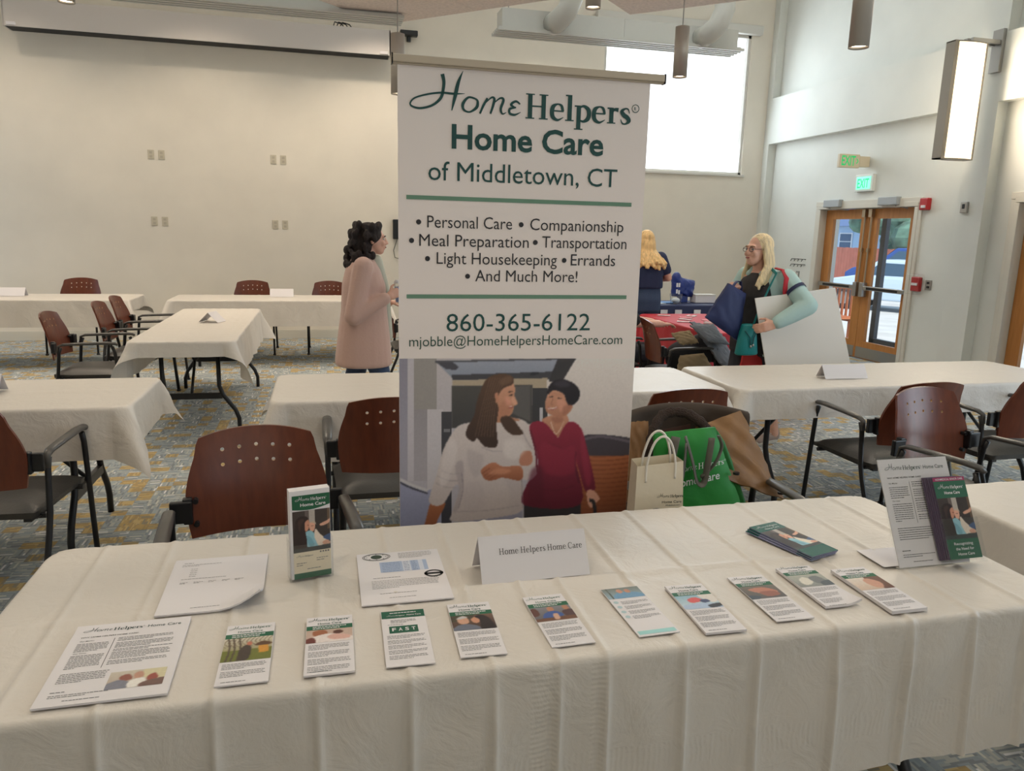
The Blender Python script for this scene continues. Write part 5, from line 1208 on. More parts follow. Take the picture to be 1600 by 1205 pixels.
b = MB(); put_text(b, 'NONMEDICAL SENIOR CARE', LX0+.008, LX1-.006, .2145, .0052, bold=.01, mapf=lm); put_logo(b, LX0+.010, LX1-.010, .192, mapf=lm); put_text(b, 'Home Care', .046, .094, .178, .0078, bold=.02, mapf=lm)
for tx, x0, x1, y in (('Recognizing', .040, .098, .047), ('the Need for', .042, .098, .034), ('Home Care', .046, .096, .021)): put_text(b, tx, x0, x1, y, .0072, bold=.012, mapf=lm)
b.build('lettering', WHITE, bk)
# glossy brochure pile
for k, (dx, dz, lb) in enumerate(((0, 0, 'bottom brochure of the small glossy pile near the back edge'), (.004, .0045, 'middle brochure of the small glossy pile near the back edge'), (.008, .009, 'top brochure of the small glossy pile, teal heading and brown photo'))):
    t = thing('brochure', lb, 'brochure', (1.222+dx, 1.705, TZ+dz), R(17.5-1.5*k), 'glossy brochures in a pile')
    b = MB(); b.bb(-.05, .05, -.11, .11, .0003, .0038); b.build('page_block', mat('brochure_side', (126, 130, 160), .4), t, bevel=.001)
    z = .0041; b = MB(); b.quad((-.05, .066, z), (.05, .066, z), (.05, .11, z), (-.05, .11, z)); b.quad((-.05, -.11, z), (.05, -.11, z), (.05, -.062, z), (-.05, -.062, z)); b.build('green_panels', mat('gloss_green', (22, 92, 80), .16), t)
    if k == 2:
        P = pic('hug', .1, .128); P.build('photo', lambda x, y: (-.05+.1*x/100, .066-.128*y/P.h, z), t, GLOSSY, 1.1)
        b = MB(); put_logo(b, -.04, .042, .088, z+.0004); put_text(b, 'Home Care', -.02, .032, .074, .008, z+.0004, .012); b.build('wordmark', WHITE, t)

# ================================================================== BAGS AND COAT
def pillow(b, q, th, nu=14, nv=14, sag=0, wr=.0, seed=0):
    """soft slab on a quad (tl, tr, br, bl), thickness th bulging outwards"""
    tl, tr, br, bl = [Vector(p) for p in q]; n = (tr-tl).cross(bl-tl).normalized(); nz = smooth_noise(seed)
    def at(u, v, s_):
        p = (tl*(1-u)+tr*u)*(1-v)+(bl*(1-u)+br*u)*v
        e = min(1, 5*min(u, 1-u, ))**.5 if False else (1-abs(2*u-1)**4)*(1-abs(2*v-1)**6)
        return tuple(p+n*s_*(th*(.25+.75*max(0, e)))+n*wr*nz(u*6, v*6)+Vector((0, 0, -sag*math.sin(PI*u)*(1-v))))
    o = len(b.v); 
    b.grid(lambda u, v: at(u, v, -1), nu, nv); b.grid(lambda u, v: at(1-u, v, 1), nu, nv)
    b.grid(lambda u, v: at(u, 0, 1-2*v), nu, 1); b.grid(lambda u, v: at(1-u, 1, 1-2*v), nu, 1); b.grid(lambda u, v: at(0, 1-u, 1-2*v), nv, 1); b.grid(lambda u, v: at(1, u, 1-2*v), nv, 1)
    return at
KRAFT = mat('cream_kraft', (234, 224, 202), .8, bump=.1, bscale=30)
pbg = thing('paper_bag', 'cream paper bag with twisted handles standing on the coat chair', 'paper bag', (1.07, 2.235, .47), R(-3))
b = MB(); A = [(-.095, -.05), (.09, -.05), (.08, .05), (-.09, .05)]; Tp = [(-.085, -.032), (.075, -.032), (.07, .04), (-.08, .04)]
lo = [(x, y, 0) for x, y in A]; hi = [(Tp[0][0], Tp[0][1], .355), (Tp[1][0], Tp[1][1], .368), (Tp[2][0], Tp[2][1], .372), (Tp[3][0], Tp[3][1], .36)]
b.add(lo+hi, [(0, 1, 5, 4), (1, 2, 6, 5), (2, 3, 7, 6), (3, 0, 4, 7), (3, 2, 1, 0)]); b.add([hi[0], hi[1], hi[2], hi[3]]+[(x*.97, y*.94, .05) for x, y in A], [(4, 5, 1, 0), (5, 6, 2, 1), (6, 7, 3, 2), (7, 4, 0, 3), (4, 7, 6, 5)]); b.build('bag_body', KRAFT, pbg)
for yy, dx in ((-.034, 0), (.038, .012)):
    q = MB(); q.tube([tuple(p) for p in catmull([(-.055+dx, yy, .30), (-.052+dx, yy, .37), (-.03+dx, yy, .435), (.0+dx, yy, .455), (.028+dx, yy, .43), (.045+dx, yy, .37), (.047+dx, yy, .31)], 5)], .0042, 8); q.build('handle', mat('white_cord', (232, 228, 218), .7), pbg, True)
bm_ = lambda p: (p[0], -.0505+.018*(p[1]/.36)-.0006, p[1])
b = MB(); put_logo(b, -.012, .083, .245, mapf=bm_); put_text(b, 'Home Care', .006, .075, .226, .009, bold=.006, mapf=bm_); put_text(b, 'Middletown', .02, .07, .216, .005, mapf=bm_); b.build('lettering', mat('bag_ink', (44, 56, 50), .7), pbg)

GRN = mat('bright_green_fabric', (24, 132, 44), .6, bump=.25, bscale=14)
gb_ = thing('tote_bag', 'bright green tote bag with white lettering under the brown coat', 'tote bag', (1.31, 2.40, .475), R(4))
b = MB(); at = pillow(b, [(-.175, .03, .40), (.07, .03, .41), (.225, -.03, .0), (-.165, -.03, .0)], .035, wr=.006, seed=3); b.build('bag_body', GRN, gb_, True)
b = MB(); pillow(b, [(.07, .035, .41), (.11, .05, .37), (.245, -.01, .0), (.225, -.025, .0)], .02, 6, 10, wr=.003, seed=5); b.build('side_panel', mat('deep_green_fabric', (18, 110, 40), .6), gb_, True)
GTP = mat('grey_webbing', (96, 94, 88), .7)
for pts in ([(-.12, -.03, .40), (-.15, -.052, .30), (-.16, -.06, .22), (-.13, -.07, .205), (-.10, -.062, .26), (-.085, -.045, .38)], [(-.085, -.035, .40), (-.06, -.055, .31), (-.045, -.068, .24), (-.02, -.072, .235), (.0, -.06, .32), (.02, -.04, .39)], [(-.02, -.05, .25), (.02, -.068, .30), (.05, -.06, .36), (.04, -.05, .40)]):
    q = MB(); q.tube([tuple(p) for p in catmull(pts, 4)], .017, 8, flat=(1, .25)); q.build('handle', GTP, gb_, True)
SLN = .12
gm_ = lambda p: (p[0], -.078-.0+.06*(max(0, p[1]))/.41*.9, p[1]+SLN*(p[0]+.1))
b = MB(); put_logo(b, -.135, .085, .268, mapf=gm_); put_text(b, 'Home Care', -.125, .06, .218, .030, bold=.012, mapf=gm_); b.build('lettering', mat('white_print', (226, 228, 232), .6), gb_)
b = MB(); b.tube([(-.16, -.066, .02), (0, -.072, .02), (.2, -.066, .02)], .006, 6); b.build('piping', WHITE, gb_)

COAT = mat('brown_waxed_coat', (128, 92, 52), .6, var=.08, scale=6, bump=.2, bscale=25); LINING = mat('dark_olive_lining', (62, 50, 40), .8); FUR = mat('dark_fur', (58, 44, 38), .95, bump=1, bscale=200)
ct = thing('coat', 'brown coat with a dark fur collar draped over the chair right of the banner', 'coat', (1.345, 2.40, 0), R(-4))
b = MB(); nz = smooth_noise(77)
def drape(u, v):
    x = (u-.5)*.50*(1+.10*v if v < .5 else 1.05); s_ = v*.9
    crest = .905-.03*abs((u-.5)*2)**2.2
    if v < .45: z = .60+(crest-.60)*(v/.45); y = .185+.055*(1-(2*u-1)**2)+.10*(z-.55)/.33*.35-.018+.012*nz(u*5, v*5)
    elif v < .55: a = (v-.45)/.1*PI; z = crest+.018*math.sin(a); y = .185+.055*(1-(2*u-1)**2)+.04+.022*(1-math.cos(a))-.018
    else: z = crest-(v-.55)/.45*.5; y = .185+.055*(1-(2*u-1)**2)+.085+.03*(v-.55)/.45+.012*nz(u*5, v*5)
    return (x, y, z)
b.grid(drape, 22, 40); o_ = b.build('back_panel', LINING, ct, True); md = o_.modifiers.new('s', 'SOLIDIFY'); md.thickness = .012
for nm, q, sd in (('front_flap', [(.0, .12, .865), (.215, .20, .905), (.325, .02, .60), (.06, .00, .70)], 1), ('front_flap', [(-.27, .22, .86), (-.17, .18, .875), (-.20, .02, .66), (-.30, .04, .60)], 2)):
    b = MB(); pillow(b, q, .014, 16, 16, wr=.012, seed=sd); b.build(nm, COAT, ct, True)
b = MB()
for p in ((.30, -.005, .635), (.11, -.012, .72)): b.lathe([(0, -.004), (.012, -.004), (.012, .004), (0, .004)], 12, c=p)
b.build('button', BLACK, ct)
b = MB(); cp = catmull([(-.205, .06, .70), (-.20, .07, .79), (-.175, .10, .865), (-.12, .14, .912), (-.04, .13, .915), (.03, .10, .865), (.065, .05, .77), (.085, .02, .67)], 6); b.tube([tuple(p) for p in cp], [.0155+.002*math.sin(i*2.3) for i in range(len(cp))], 10, flat=(1.25, .7)); b.build('fur_collar', FUR, ct, True)
b = MB(); pillow(b, [(-.17, .18, .83), (.0, .18, .86), (.02, .13, .62), (-.19, .13, .62)], .006, 8, 8, wr=.004, seed=9); b.build('inner_lining', mat('maroon_lining', (78, 44, 36), .5), ct, True)

# coats on the chair by the red table
jk = thing('jacket', 'grey and black jackets heaped over the chair by the red table', 'jacket', (2.99, 5.72, .46))
GJ = mat('grey_jacket', (128, 134, 146), .8, bump=.4, bscale=15); BJ = mat('black_jacket', (26, 27, 34), .85); TJ = mat('tan_lining', (150, 132, 104), .85)
b = MB(); b.ell((-.02, .05, .12), (.2, .16, .14)); b.ell((.12, .0, .2), (.16, .14, .13)); b.cap((.1, -.05, .28), .08, (.30, -.1, .02), .07); b.cap((-.1, .1, .1), .1, (.05, .05, .2), .1); fuse(b, 'dark_layer', BJ, jk, .015, 4)
b = MB(); pillow(b, [(-.06, -.02, .42), (.16, -.03, .38), (.40, -.24, -.05), (.14, -.20, .10)], .03, 14, 14, wr=.022, seed=51); pillow(b, [(-.10, -.10, .40), (.10, -.12, .41), (.22, -.2, .25), (.02, -.2, .28)], .03, 12, 12, wr=.02, seed=52); b.build('grey_layer', GJ, jk, True)
b = MB(); pillow(b, [(-.26, -.1, .33), (-.12, -.14, .36), (-.06, -.2, .27), (-.22, -.2, .26)], .03, 12, 12, wr=.02, seed=53); pillow(b, [(-.2, -.16, .16), (.0, -.18, .18), (.1, -.2, .03), (-.24, -.2, .02)], .03, 12, 12, wr=.02, seed=54); b.build('tan_layer', TJ, jk, True)

# things on the far tables
BLUEB = mat('royal_blue_plastic', (30, 52, 128), .35, bump=.3, bscale=12)
bb_ = thing('gift_bag', 'crumpled royal blue bag standing on the navy table', 'bag', (4.42, 8.85, .752))
b = MB(); pillow(b, [(-.16, 0, .33), (.17, .02, .27), (.13, 0, .06), (-.15, 0, .07)], .08, wr=.03, seed=21); b.ell((-.1, 0, .3), (.06, .06, .08)); fuse(b, 'bag_body', BLUEB, bb_, .012, 2)
b = MB()
for x, z in ((-.13, .22), (-.1, .22), (-.13, .14), (-.1, .13)): b.box((x, -.1, z), (.022, .004, .05))
b.build('lettering', mat('white_print', (226, 228, 232), .6), bb_)
b = MB(); b.box((0, -.0, .04), (.1, .1, .08)); b.build('base', BLUEB, bb_)
tb = thing('plastic_tub', 'clear plastic tub on the navy table in front of the blue bag', 'tub', (4.22, 8.62, .752)); b = MB(); b.lathe([(.0, 0), (.065, 0), (.08, .12), (.076, .12), (.062, .004), (0, .004)], 16); b.build('tub_body', CLEAR, tb, True); b = MB(); b.ell((0, 0, .04), (.05, .05, .035)); b.build('contents', mat('pale_contents', (206, 214, 220), .6), tb)
bx = thing('box', 'low white box on the navy table right of the blue bag', 'box', (4.68, 8.8, .752)); b = MB(); b.bb(-.14, .14, -.08, .08, 0, .10); b.build('carton', WHITE, bx, bevel=.004); b = MB(); b.bb(-.142, .142, -.082, .082, .085, .104); b.build('lid', WHITEM, bx)
for k, (x, y, rz, c, lb) in enumerate(((3.92, 8.6, .3, (176, 190, 206), 'pale blue paper on the navy table beside the standing woman'), (4.1, 8.75, -.2, (90, 140, 200), 'blue folder lying on the navy table'))):
    t = thing('folder', lb, 'folder', (x, y, .752), rz); b = MB(); b.bb(-.12, .12, -.09, .09, 0, .01); b.build('cover', mat('folder%d' % k, c, .5), t)
rr = random.Random(4)
LBL = ['white printed card at the near left of the red table', 'white printed card at the middle of the red table', 'pink printed card beside the white cards on the red table', 'white sheet near the far edge of the red table', 'small white giveaway pack on the red table', 'pale pack at the right side of the red table', 'white leaflet fanned out at the far right of the red table']
for k, (x, y) in enumerate(((3.40, 6.75), (3.52, 6.95), (3.6, 7.1), (3.45, 7.3), (3.62, 6.6), (3.72, 6.85), (3.74, 7.25))):
    t = thing('printed_card', LBL[k], 'card', (x, y, .752), rr.uniform(-1, 1), 'giveaways on the red table'); b = MB(); b.bb(-.06, .06, -.045, .045, 0, .004+.01*(k == 4)); b.build('card', mat('pink_card', (232, 150, 156), .5) if k in (2, 5) else WHITE, t); b = MB(); b.bb(-.05, .05, -.01, .02, .0145 if k == 4 else .0045, .015 if k == 4 else .005); b.build('red_print', mat('red_print', (206, 60, 70), .5), t)

# ================================================================== PEOPLE
def hand(b, w, d, pn, curl=.6, s=1.0, side=1):
    """palm and five fingers from wrist w along d; pn = direction the palm faces; side flips the thumb"""
    w, d, pn = Vector(w), Vector(d).normalized(), Vector(pn).normalized()
    pn = (pn-d*pn.dot(d)).normalized(); ac = d.cross(pn)*side
    for k in (-1.5, -.5, .5, 1.5): b.cap(w+ac*k*.012*s, .017*s, w+d*.075*s+ac*k*.017*s, .014*s, 8)
    for k, L_ in ((-1.5, .062), (-.5, .075), (.5, .080), (1.5, .072)):
        p = w+d*.078*s+ac*k*.0185*s; a = curl*.55; r_ = .0088*s; 
        for j, fr_ in enumerate((.45, .32, .23)):
            dd = (d*math.cos(a)+pn*math.sin(a)+ac*k*.04).normalized(); q = p+dd*L_*fr_*s*1.15; b.cap(p, r_, q, r_*.92, 8); p = q; r_ *= .92; a += curl*.75
    p = w+d*.02*s+ac*.028*s; dd = (d*.62+ac*.6+pn*.35).normalized(); q = p+dd*.045*s; b.cap(p, .013*s, q, .0105*s, 8); dd = (d*.85+ac*.1+pn*.5).normalized(); b.cap(q, .0105*s, q+dd*.035*s, .009*s, 8)
def head(b, c, yaw=0, tilt=0):
    M = Matrix.Translation(c) @ Matrix.Rotation(yaw, 4, 'Z') @ Matrix.Rotation(tilt, 4, 'X')
    def e(p, r): 
        t = MB(); t.ell(p, r, None, 18, 12); b.add(t.v, t.f, 0, M)
    def cp(p0, r0, p1, r1):
        t = MB(); t.cap(p0, r0, p1, r1, 10); b.add(t.v, t.f, 0, M)
    e((0, .012, .035), (.073, .092, .088)); e((0, -.025, -.02), (.060, .066, .082)); e((0, -.052, -.078), (.038, .036, .030)); e((0, -.035, -.06), (.052, .048, .042))
    e((0, -.078, .03), (.05, .018, .016)); cp((0, -.088, .022), .009, (0, -.112, -.020), .0125); e((.012, -.098, -.022), (.01, .011, .008)); e((-.012, -.098, -.022), (.01, .011, .008))
    for s_ in (-1, 1): e((s_*.037, -.070, -.022), (.022, .020, .022)); e((s_*.074, .012, -.002), (.010, .02, .031))
    e((0, -.088, -.048), (.024, .014, .007)); e((0, -.086, -.060), (.020, .014, .008))
    return M
def face_parts(root, M, glasses=False, lip=(168, 84, 82), brow=(70, 54, 44)):
    for s_ in (-1, 1):
        q = MB(); q.ell((s_*.030, -.082, .010), (.0125, .008, .0075)); q.v = [tuple(M @ Vector(v)) for v in q.v]; ey = q.build('eye', mat('eye_white', (232, 228, 222), .3), root, True)
        q = MB(); q.ell((s_*.030, -.0885, .010), (.0055, .003, .0055)); q.v = [tuple(M @ Vector(v)) for v in q.v]; q.build('iris', mat('iris', (52, 44, 40), .2), ey, True)
        q = MB(); q.tube([(s_*.014, -.096, .030), (s_*.03, -.094, .034), (s_*.047, -.082, .030)], .0035, 6); q.v = [tuple(M @ Vector(v)) for v in q.v]; q.build('eyebrow', mat('brow%d' % brow[0], brow, .8), root)
    q = MB(); q.ell((0, -.0985, -.052), (.022, .006, .0055)); q.v = [tuple(M @ Vector(v)) for v in q.v]; q.build('mouth', mat('lips', lip, .4), root, True)
    if glasses:
        g_ = MB()
        for s_ in (-1, 1):
            g_.tube([(s_*.031+.021*math.cos(a), -.101+.25*abs(.021*math.cos(a))*0, .008+.016*math.sin(a)) for a in np.linspace(0, 2*PI, 17)], .0022, 6); g_.tube([(s_*.052, -.101, .012), (s_*.076, -.05, .014), (s_*.078, .01, .012)], .002, 6)
        g_.tube([(-.01, -.101, .012), (.01, -.101, .012)], .002, 6); g_.v = [tuple(M @ Vector(v)) for v in g_.v]; gl = g_.build('glasses', mat('glasses_frame', (96, 60, 60), .3), root, True)
        q = MB()
        for s_ in (-1, 1): q.add([(s_*.031+.020*math.cos(a), -.1005, .008+.015*math.sin(a)) for a in np.linspace(0, 2*PI, 17)[:-1]], [tuple(range(16))])
        q.v = [tuple(M @ Vector(v)) for v in q.v]; q.build('lens', CLEAR, gl)
def loft(b, secs, n=22):
    """closed body of elliptical slices (z, cx, cy, rx, ry)"""
    vs = []; fs = []; pw = 2.4
    for z, cx, cy, rx, ry in secs:
        for i in range(n):
            a = 2*PI*i/n; c, s_ = math.cos(a), math.sin(a); vs.append((cx+rx*math.copysign(abs(c)**(2/pw), c), cy+ry*math.copysign(abs(s_)**(2/pw), s_), z))
    for j in range(len(secs)-1):
        for i in range(n): fs.append((j*n+i, j*n+(i+1) % n, (j+1)*n+(i+1) % n, (j+1)*n+i))
    fs += [tuple(range(n-1, -1, -1)), tuple((len(secs)-1)*n+i for i in range(n))]
    b.add(vs, fs)
class Person:
    def __init__(s, label, x, y, rz, group=None):
        s.root = thing('person', label, 'person', (x, y, 0), R(rz)); s.inv = Matrix.Rotation(-R(rz), 3, 'Z'); s.o = Vector((x, y, 0))
    def L(s, p): return tuple(s.inv @ (Vector(p)-s.o))       # world point to the figure's own space
    def D(s, d): return tuple(s.inv @ Vector(d))
def legs(b, hip_z, feet, r=(.085, .062, .045), knee_f=.02):
    for s_, (fx, fy) in zip((-1, 1), feet):
        h_ = (s_*.085, 0, hip_z); k = (s_*.085*.5+fx*.5, fy*.5-knee_f, .48); a = (fx, fy+.01, .075); b.cap(h_, r[0], k, r[1]); b.cap(k, r[1], a, r[2])
def shoe(root, fx, fy, yaw, mt, sole):
    M = Matrix.Translation((fx, fy, 0)) @ Matrix.Rotation(yaw, 4, 'Z'); b = MB()
    t = MB(); t.cap((0, .04, .045), .036, (0, -.09, .040), .036); t.cap((0, -.08, .036), .037, (0, -.15, .030), .028); t.cap((0, .045, .06), .034, (0, .03, .09), .036); b.add(t.v, t.f, 0, M)
    so = fuse(b, 'shoe', mt, root, .008, 3)
    q = MB(); out = [(.036*math.sin(a)*(1.05 if math.cos(a) < 0 else .95), -.055-.125*math.cos(a)) for a in np.linspace(0, 2*PI, 21)[:-1]]
    q.prism(out, 0, .026, 0, M); q.build('sole', sole, so, bevel=.004)
    q = MB(); t = MB()
    for k in range(4): t.tube([(-.022, -.01-.022*k, .083-.006*k), (0, -.014-.022*k, .09-.007*k), (.022, -.01-.022*k, .083-.006*k)], .003, 6)
    q.add(t.v, t.f, 0, M); q.build('laces', WHITE, so)
DENIM = mat('dark_denim', (54, 72, 102), .8, bump=.2, bscale=90)

# --- woman in the long pink jacket, in profile, walking right
p1 = Person('person with dark curly hair in a long pink jacket walking right, holding a cup', .30, 5.92, 90)
b = MB(); M1 = head(b, (0, -.06, 1.485), R(6)); b.cap((0, .0, 1.30), .055, (0, -.04, 1.42), .05)
loft(b, [(.80, 0, 0, .15, .11), (.95, 0, 0, .14, .10), (1.15, 0, 0, .15, .11), (1.30, 0, .01, .13, .09), (1.36, 0, .01, .06, .06)])
legs(b, .86, [(-.09, -.16), (.09, .18)])
eR, wR = p1.L((.20, 5.70, .93)), p1.L((.47, 5.72, 1.08)); b.cap((-.17, .02, 1.31), .05, eR, .042); b.cap(eR, .04, wR, .027); hand(b, wR, p1.D((.8, .25, .35)), p1.D((.25, 1, .1)), .9, 1, 1)
eL, wL = p1.L((.28, 6.14, .95)), p1.L((.50, 6.05, 1.0)); b.cap((.17, .02, 1.31), .05, eL, .042); b.cap(eL, .04, wL, .027); hand(b, wL, p1.D((.9, -.1, .1)), p1.D((0, 0, -1)), .7, 1, -1)
fuse(b, 'body', SKIN, p1.root, .0078, 3); face_parts(p1.root, M1)
PINK = mat('dusty_pink_wool', (200, 166, 154), .85, bump=.2, bscale=60, sheen=.2)
b = MB(); loft(b, [(.53, 0, .02, .23, .215), (.56, 0, .02, .235, .22), (.75, 0, .015, .22, .20), (.95, 0, .01, .20, .175), (1.15, 0, .01, .195, .165), (1.27, 0, .015, .18, .13), (1.345, 0, .02, .12, .09), (1.375, 0, .015, .07, .07)])
b.cap((-.165, .02, 1.29), .078, eR, .068); b.cap(eR, .068, tuple(Vector(eR).lerp(Vector(wR), .86)), .05); b.cap((.165, .02, 1.29), .078, eL, .068); b.cap(eL, .068, tuple(Vector(eL).lerp(Vector(wL), .86)), .05)
fuse(b, 'jacket', PINK, p1.root, .011, 5)
b = MB(); b.cap((0, -.085, 1.33), .05, (0, -.135, 1.12), .05); b.cap((0, -.135, 1.12), .05, (0, -.165, .75), .045); fuse(b, 'blouse', mat('pale_grey_blouse', (196, 196, 180), .8), p1.root, .01, 3)
b = MB(); loft(b, [(.52, 0, .0, .16, .15), (.8, 0, 0, .16, .13), (.9, 0, 0, .15, .11)]); legs(b, .82, [(-.09, -.16), (.09, .18)], (.10, .08, .06)); fuse(b, 'jeans', DENIM, p1.root, .012, 3)
for fx, fy in ((-.09, -.16), (.09, .18)): shoe(p1.root, fx, fy, 0, mat('black_shoe', (36, 34, 36), .5), BLACK)
HAIRD = mat('dark_brown_hair', (36, 25, 23), .75, var=.2, scale=40, bump=1, bscale=120, stretch=(1, 1, .3))
b = MB(); rr = random.Random(5); b.ell((0, -.03, 1.525), (.095, .105, .095)); b.ell((0, .02, 1.45), (.10, .085, .12)); b.ell((0, .05, 1.34), (.105, .06, .09))
for i in range(150):
    a = rr.uniform(0, 2*PI); z = rr.uniform(1.25, 1.60); y = -.015+.118*math.sin(a)+(.035 if z < 1.42 else 0); x = .118*math.cos(a)
    if z > 1.55: x *= .75; y = y*.75-.01
    if y < -.075 and z < 1.57: continue
    if z < 1.36 and y < -.0: continue
    r_ = rr.uniform(.014, .028); b.ell((x, y, z), (r_, r_, r_*1.3), None, 8, 6)
fuse(b, 'hair', HAIRD, p1.root, .009, 1)
cu_ = thing('cup', 'clear plastic cup with bluish drink held by the woman in pink', 'cup', tuple(p1.o+Matrix.Rotation(R(90), 3, 'Z') @ Vector(wR)+Vector((.075, .045, -.055))))
b = MB(); b.lathe([(0, 0), (.028, 0), (.038, .15), (.035, .15), (.026, .004), (0, .004)], 18); b.build('cup_body', CLEAR, cu_, True)
b = MB(); b.lathe([(0, .006), (.026, .006), (.034, .12), (0, .12)], 18); b.build('drink', mat('blue_drink', (130, 160, 214), .3), cu_, True)
b = MB(); b.lathe([(.04, .148), (.041, .158), (.03, .172), (0, .172)], 18); b.build('lid', WHITE, cu_, True)

# --- woman with long blond hair, glasses, mint jacket, carrying bags and a board
p2 = Person('person with long blond hair and glasses in a mint jacket carrying a white board', 3.19, 5.12, -72)
b = MB(); M2 = head(b, (0, -.055, 1.475), R(-4), R(-3)); b.cap((0, .0, 1.29), .056, (0, -.035, 1.41), .052)
loft(b, [(.78, 0, 0, .16, .12), (.95, 0, 0, .16, .12), (1.15, 0, 0, .165, .125), (1.29, 0, .01, .14, .095), (1.35, 0, .01, .06, .06)])
FT2 = [(-.10, -.12), (.10, .17)]; legs(b, .85, FT2)
eL, wL = p2.L((3.375, 4.775, 1.10)), p2.L((3.13, 4.80, .965)); b.cap(p2.L((3.30, 4.95, 1.30)), .05, eL, .042); b.cap(eL, .04, wL, .027); hand(b, wL, p2.D((-.9, .1, -.25)), p2.D((.1, .9, -.1)), .75, 1, -1)
eR, wR = p2.L((3.10, 5.36, 1.05)), p2.L((3.02, 5.12, 1.185)); b.cap(p2.L((3.16, 5.27, 1.30)), .05, eR, .042); b.cap(eR, .04, wR, .027); hand(b, wR, p2.D((-.5, -.45, .45)), p2.D((-.5, .3, -.8)), 1.2, 1, 1)
fuse(b, 'body', SKIN, p2.root, .0078, 3); face_parts(p2.root, M2, True, (176, 88, 84), (150, 120, 90))
BTOP = mat('black_print_top', (30, 28, 32), .7, var=.3, scale=24)
b = MB(); loft(b, [(.72, 0, -.01, .185, .155), (.95, 0, -.015, .18, .155), (1.15, 0, -.015, .178, .148), (1.26, 0, .0, .15, .11), (1.325, 0, .01, .08, .075)]); fuse(b, 'top', BTOP, p2.root, .011, 4)
MINT = mat('mint_jacket', (178, 208, 206), .75, bump=.3, bscale=22); 
b = MB()
for s_ in (-1, 1): loft(b, [(.70, s_*.105, .045, .115, .125), (.95, s_*.105, .04, .11, .125), (1.15, s_*.10, .035, .108, .125), (1.27, s_*.085, .03, .095, .10), (1.335, s_*.06, .03, .05, .06)])
loft(b, [(.70, 0, .11, .17, .06), (1.2, 0, .09, .17, .06), (1.33, 0, .06, .09, .05)]); b.cap((-.05, -.03, 1.34), .028, (.05, .05, 1.37), .03); b.cap((.06, -.06, 1.31), .026, (.06, .04, 1.36), .03); b.cap((-.06, -.06, 1.31), .026, (-.06, .04, 1.36), .03)
shL = p2.L((3.30, 4.96, 1.285)); shR = p2.L((3.16, 5.26, 1.285)); b.cap(shL, .075, eL, .068); b.cap(eL, .07, tuple(Vector(eL).lerp(Vector(wL), .5)), .062); b.cap(tuple(Vector(eL).lerp(Vector(wL), .5)), .062, tuple(Vector(eL).lerp(Vector(wL), .88)), .05); b.cap(shR, .08, eR, .07); b.cap(eR, .07, tuple(Vector(eR).lerp(Vector(wR), .85)), .05)
jo = fuse(b, 'jacket', MINT, p2.root, .011, 4)
d_ = (Vector(eL)-Vector(shL)).normalized(); c_ = Vector(shL).lerp(Vector(eL), .45); q = MB(); q.tube([c_-d_*.014, c_+d_*.014], .0765, 16, cap=False); q.build('sleeve_band', mat('navy_band', (40, 48, 84), .7), jo, True)
q = MB(); q.tube([p2.L((3.25, 5.02, 1.355)), p2.L((3.265, 4.95, 1.345)), p2.L((3.255, 4.885, 1.29)), p2.L((3.245, 4.875, 1.22)), p2.L((3.27, 4.90, 1.14))], .022, 8, flat=(1, .35)); q.build('red_strap', mat('red_strap', (190, 40, 56), .7), jo, True)
b = MB(); loft(b, [(.70, 0, 0, .165, .13), (.9, 0, 0, .16, .12)]); 
for s_, (fx, fy) in zip((-1, 1), FT2): b.cap((s_*.085, 0, .82), .105, (s_*.04+fx*.5, fy*.5-.02, .48), .08); b.cap((s_*.04+fx*.5, fy*.5-.02, .48), .08, (fx, fy, .27), .07)
fuse(b, 'trousers', mat('dark_trousers', (44, 44, 52), .8), p2.root, .012, 3)
for fx, fy in FT2: shoe(p2.root, fx, fy, 0, mat('grey_pink_sneaker', (168, 150, 142), .7), mat('pale_sole', (214, 208, 196), .6))
BLOND = mat('blond_hair', (232, 208, 166), .45, var=.12, scale=60, bump=.8, bscale=160, stretch=(1, 1, .08))
def long_hair(pr, M, tips, r=.014, seed=1, mt=BLOND, n=46, front=True):
    b = MB(); t = MB(); t.ell((0, .028, .047), (.085, .097, .090)); t.ell((0, .06, -.02), (.08, .055, .09)); b.add(t.v, t.f, 0, M); rr = random.Random(seed)
    for i in range(n):
        a = R(-20+220*i/(n-1)) if front else R(0+180*i/(n-1)); x, y = math.cos(a)*.082, .02+math.sin(a)*.088
        p0 = M @ Vector((x*.8, y*.8, .07)); p1 = M @ Vector((x*1.05, y*1.05, -.02)); p2_ = M @ Vector((x*1.2, y*1.1+.01, -.10)); e = tips(a, rr)
        p3 = M @ Vector((x*1.3+e[0]*.5, y*1.1+e[1]*.5, -.17)); p4 = M @ Vector((x*1.25+e[0], y*1.1+e[1], e[2]))
        pts = [tuple(p) for p in catmull([p0, p1, p2_, p3, p4], 3)]; b.tube(pts, [r*(1.15-.4*k/(len(pts)-1)) for k in range(len(pts))], 7)
    return fuse(b, 'hair', mt, pr.root, .0075, 1)
long_hair(p2, M2, lambda a, rr: (.03*math.cos(a)+rr.uniform(-.02, .02), (-.085 if math.cos(a) > .55 else .02)+rr.uniform(-.02, .02), -.235+rr.uniform(-.05, .03)), .015, 3)
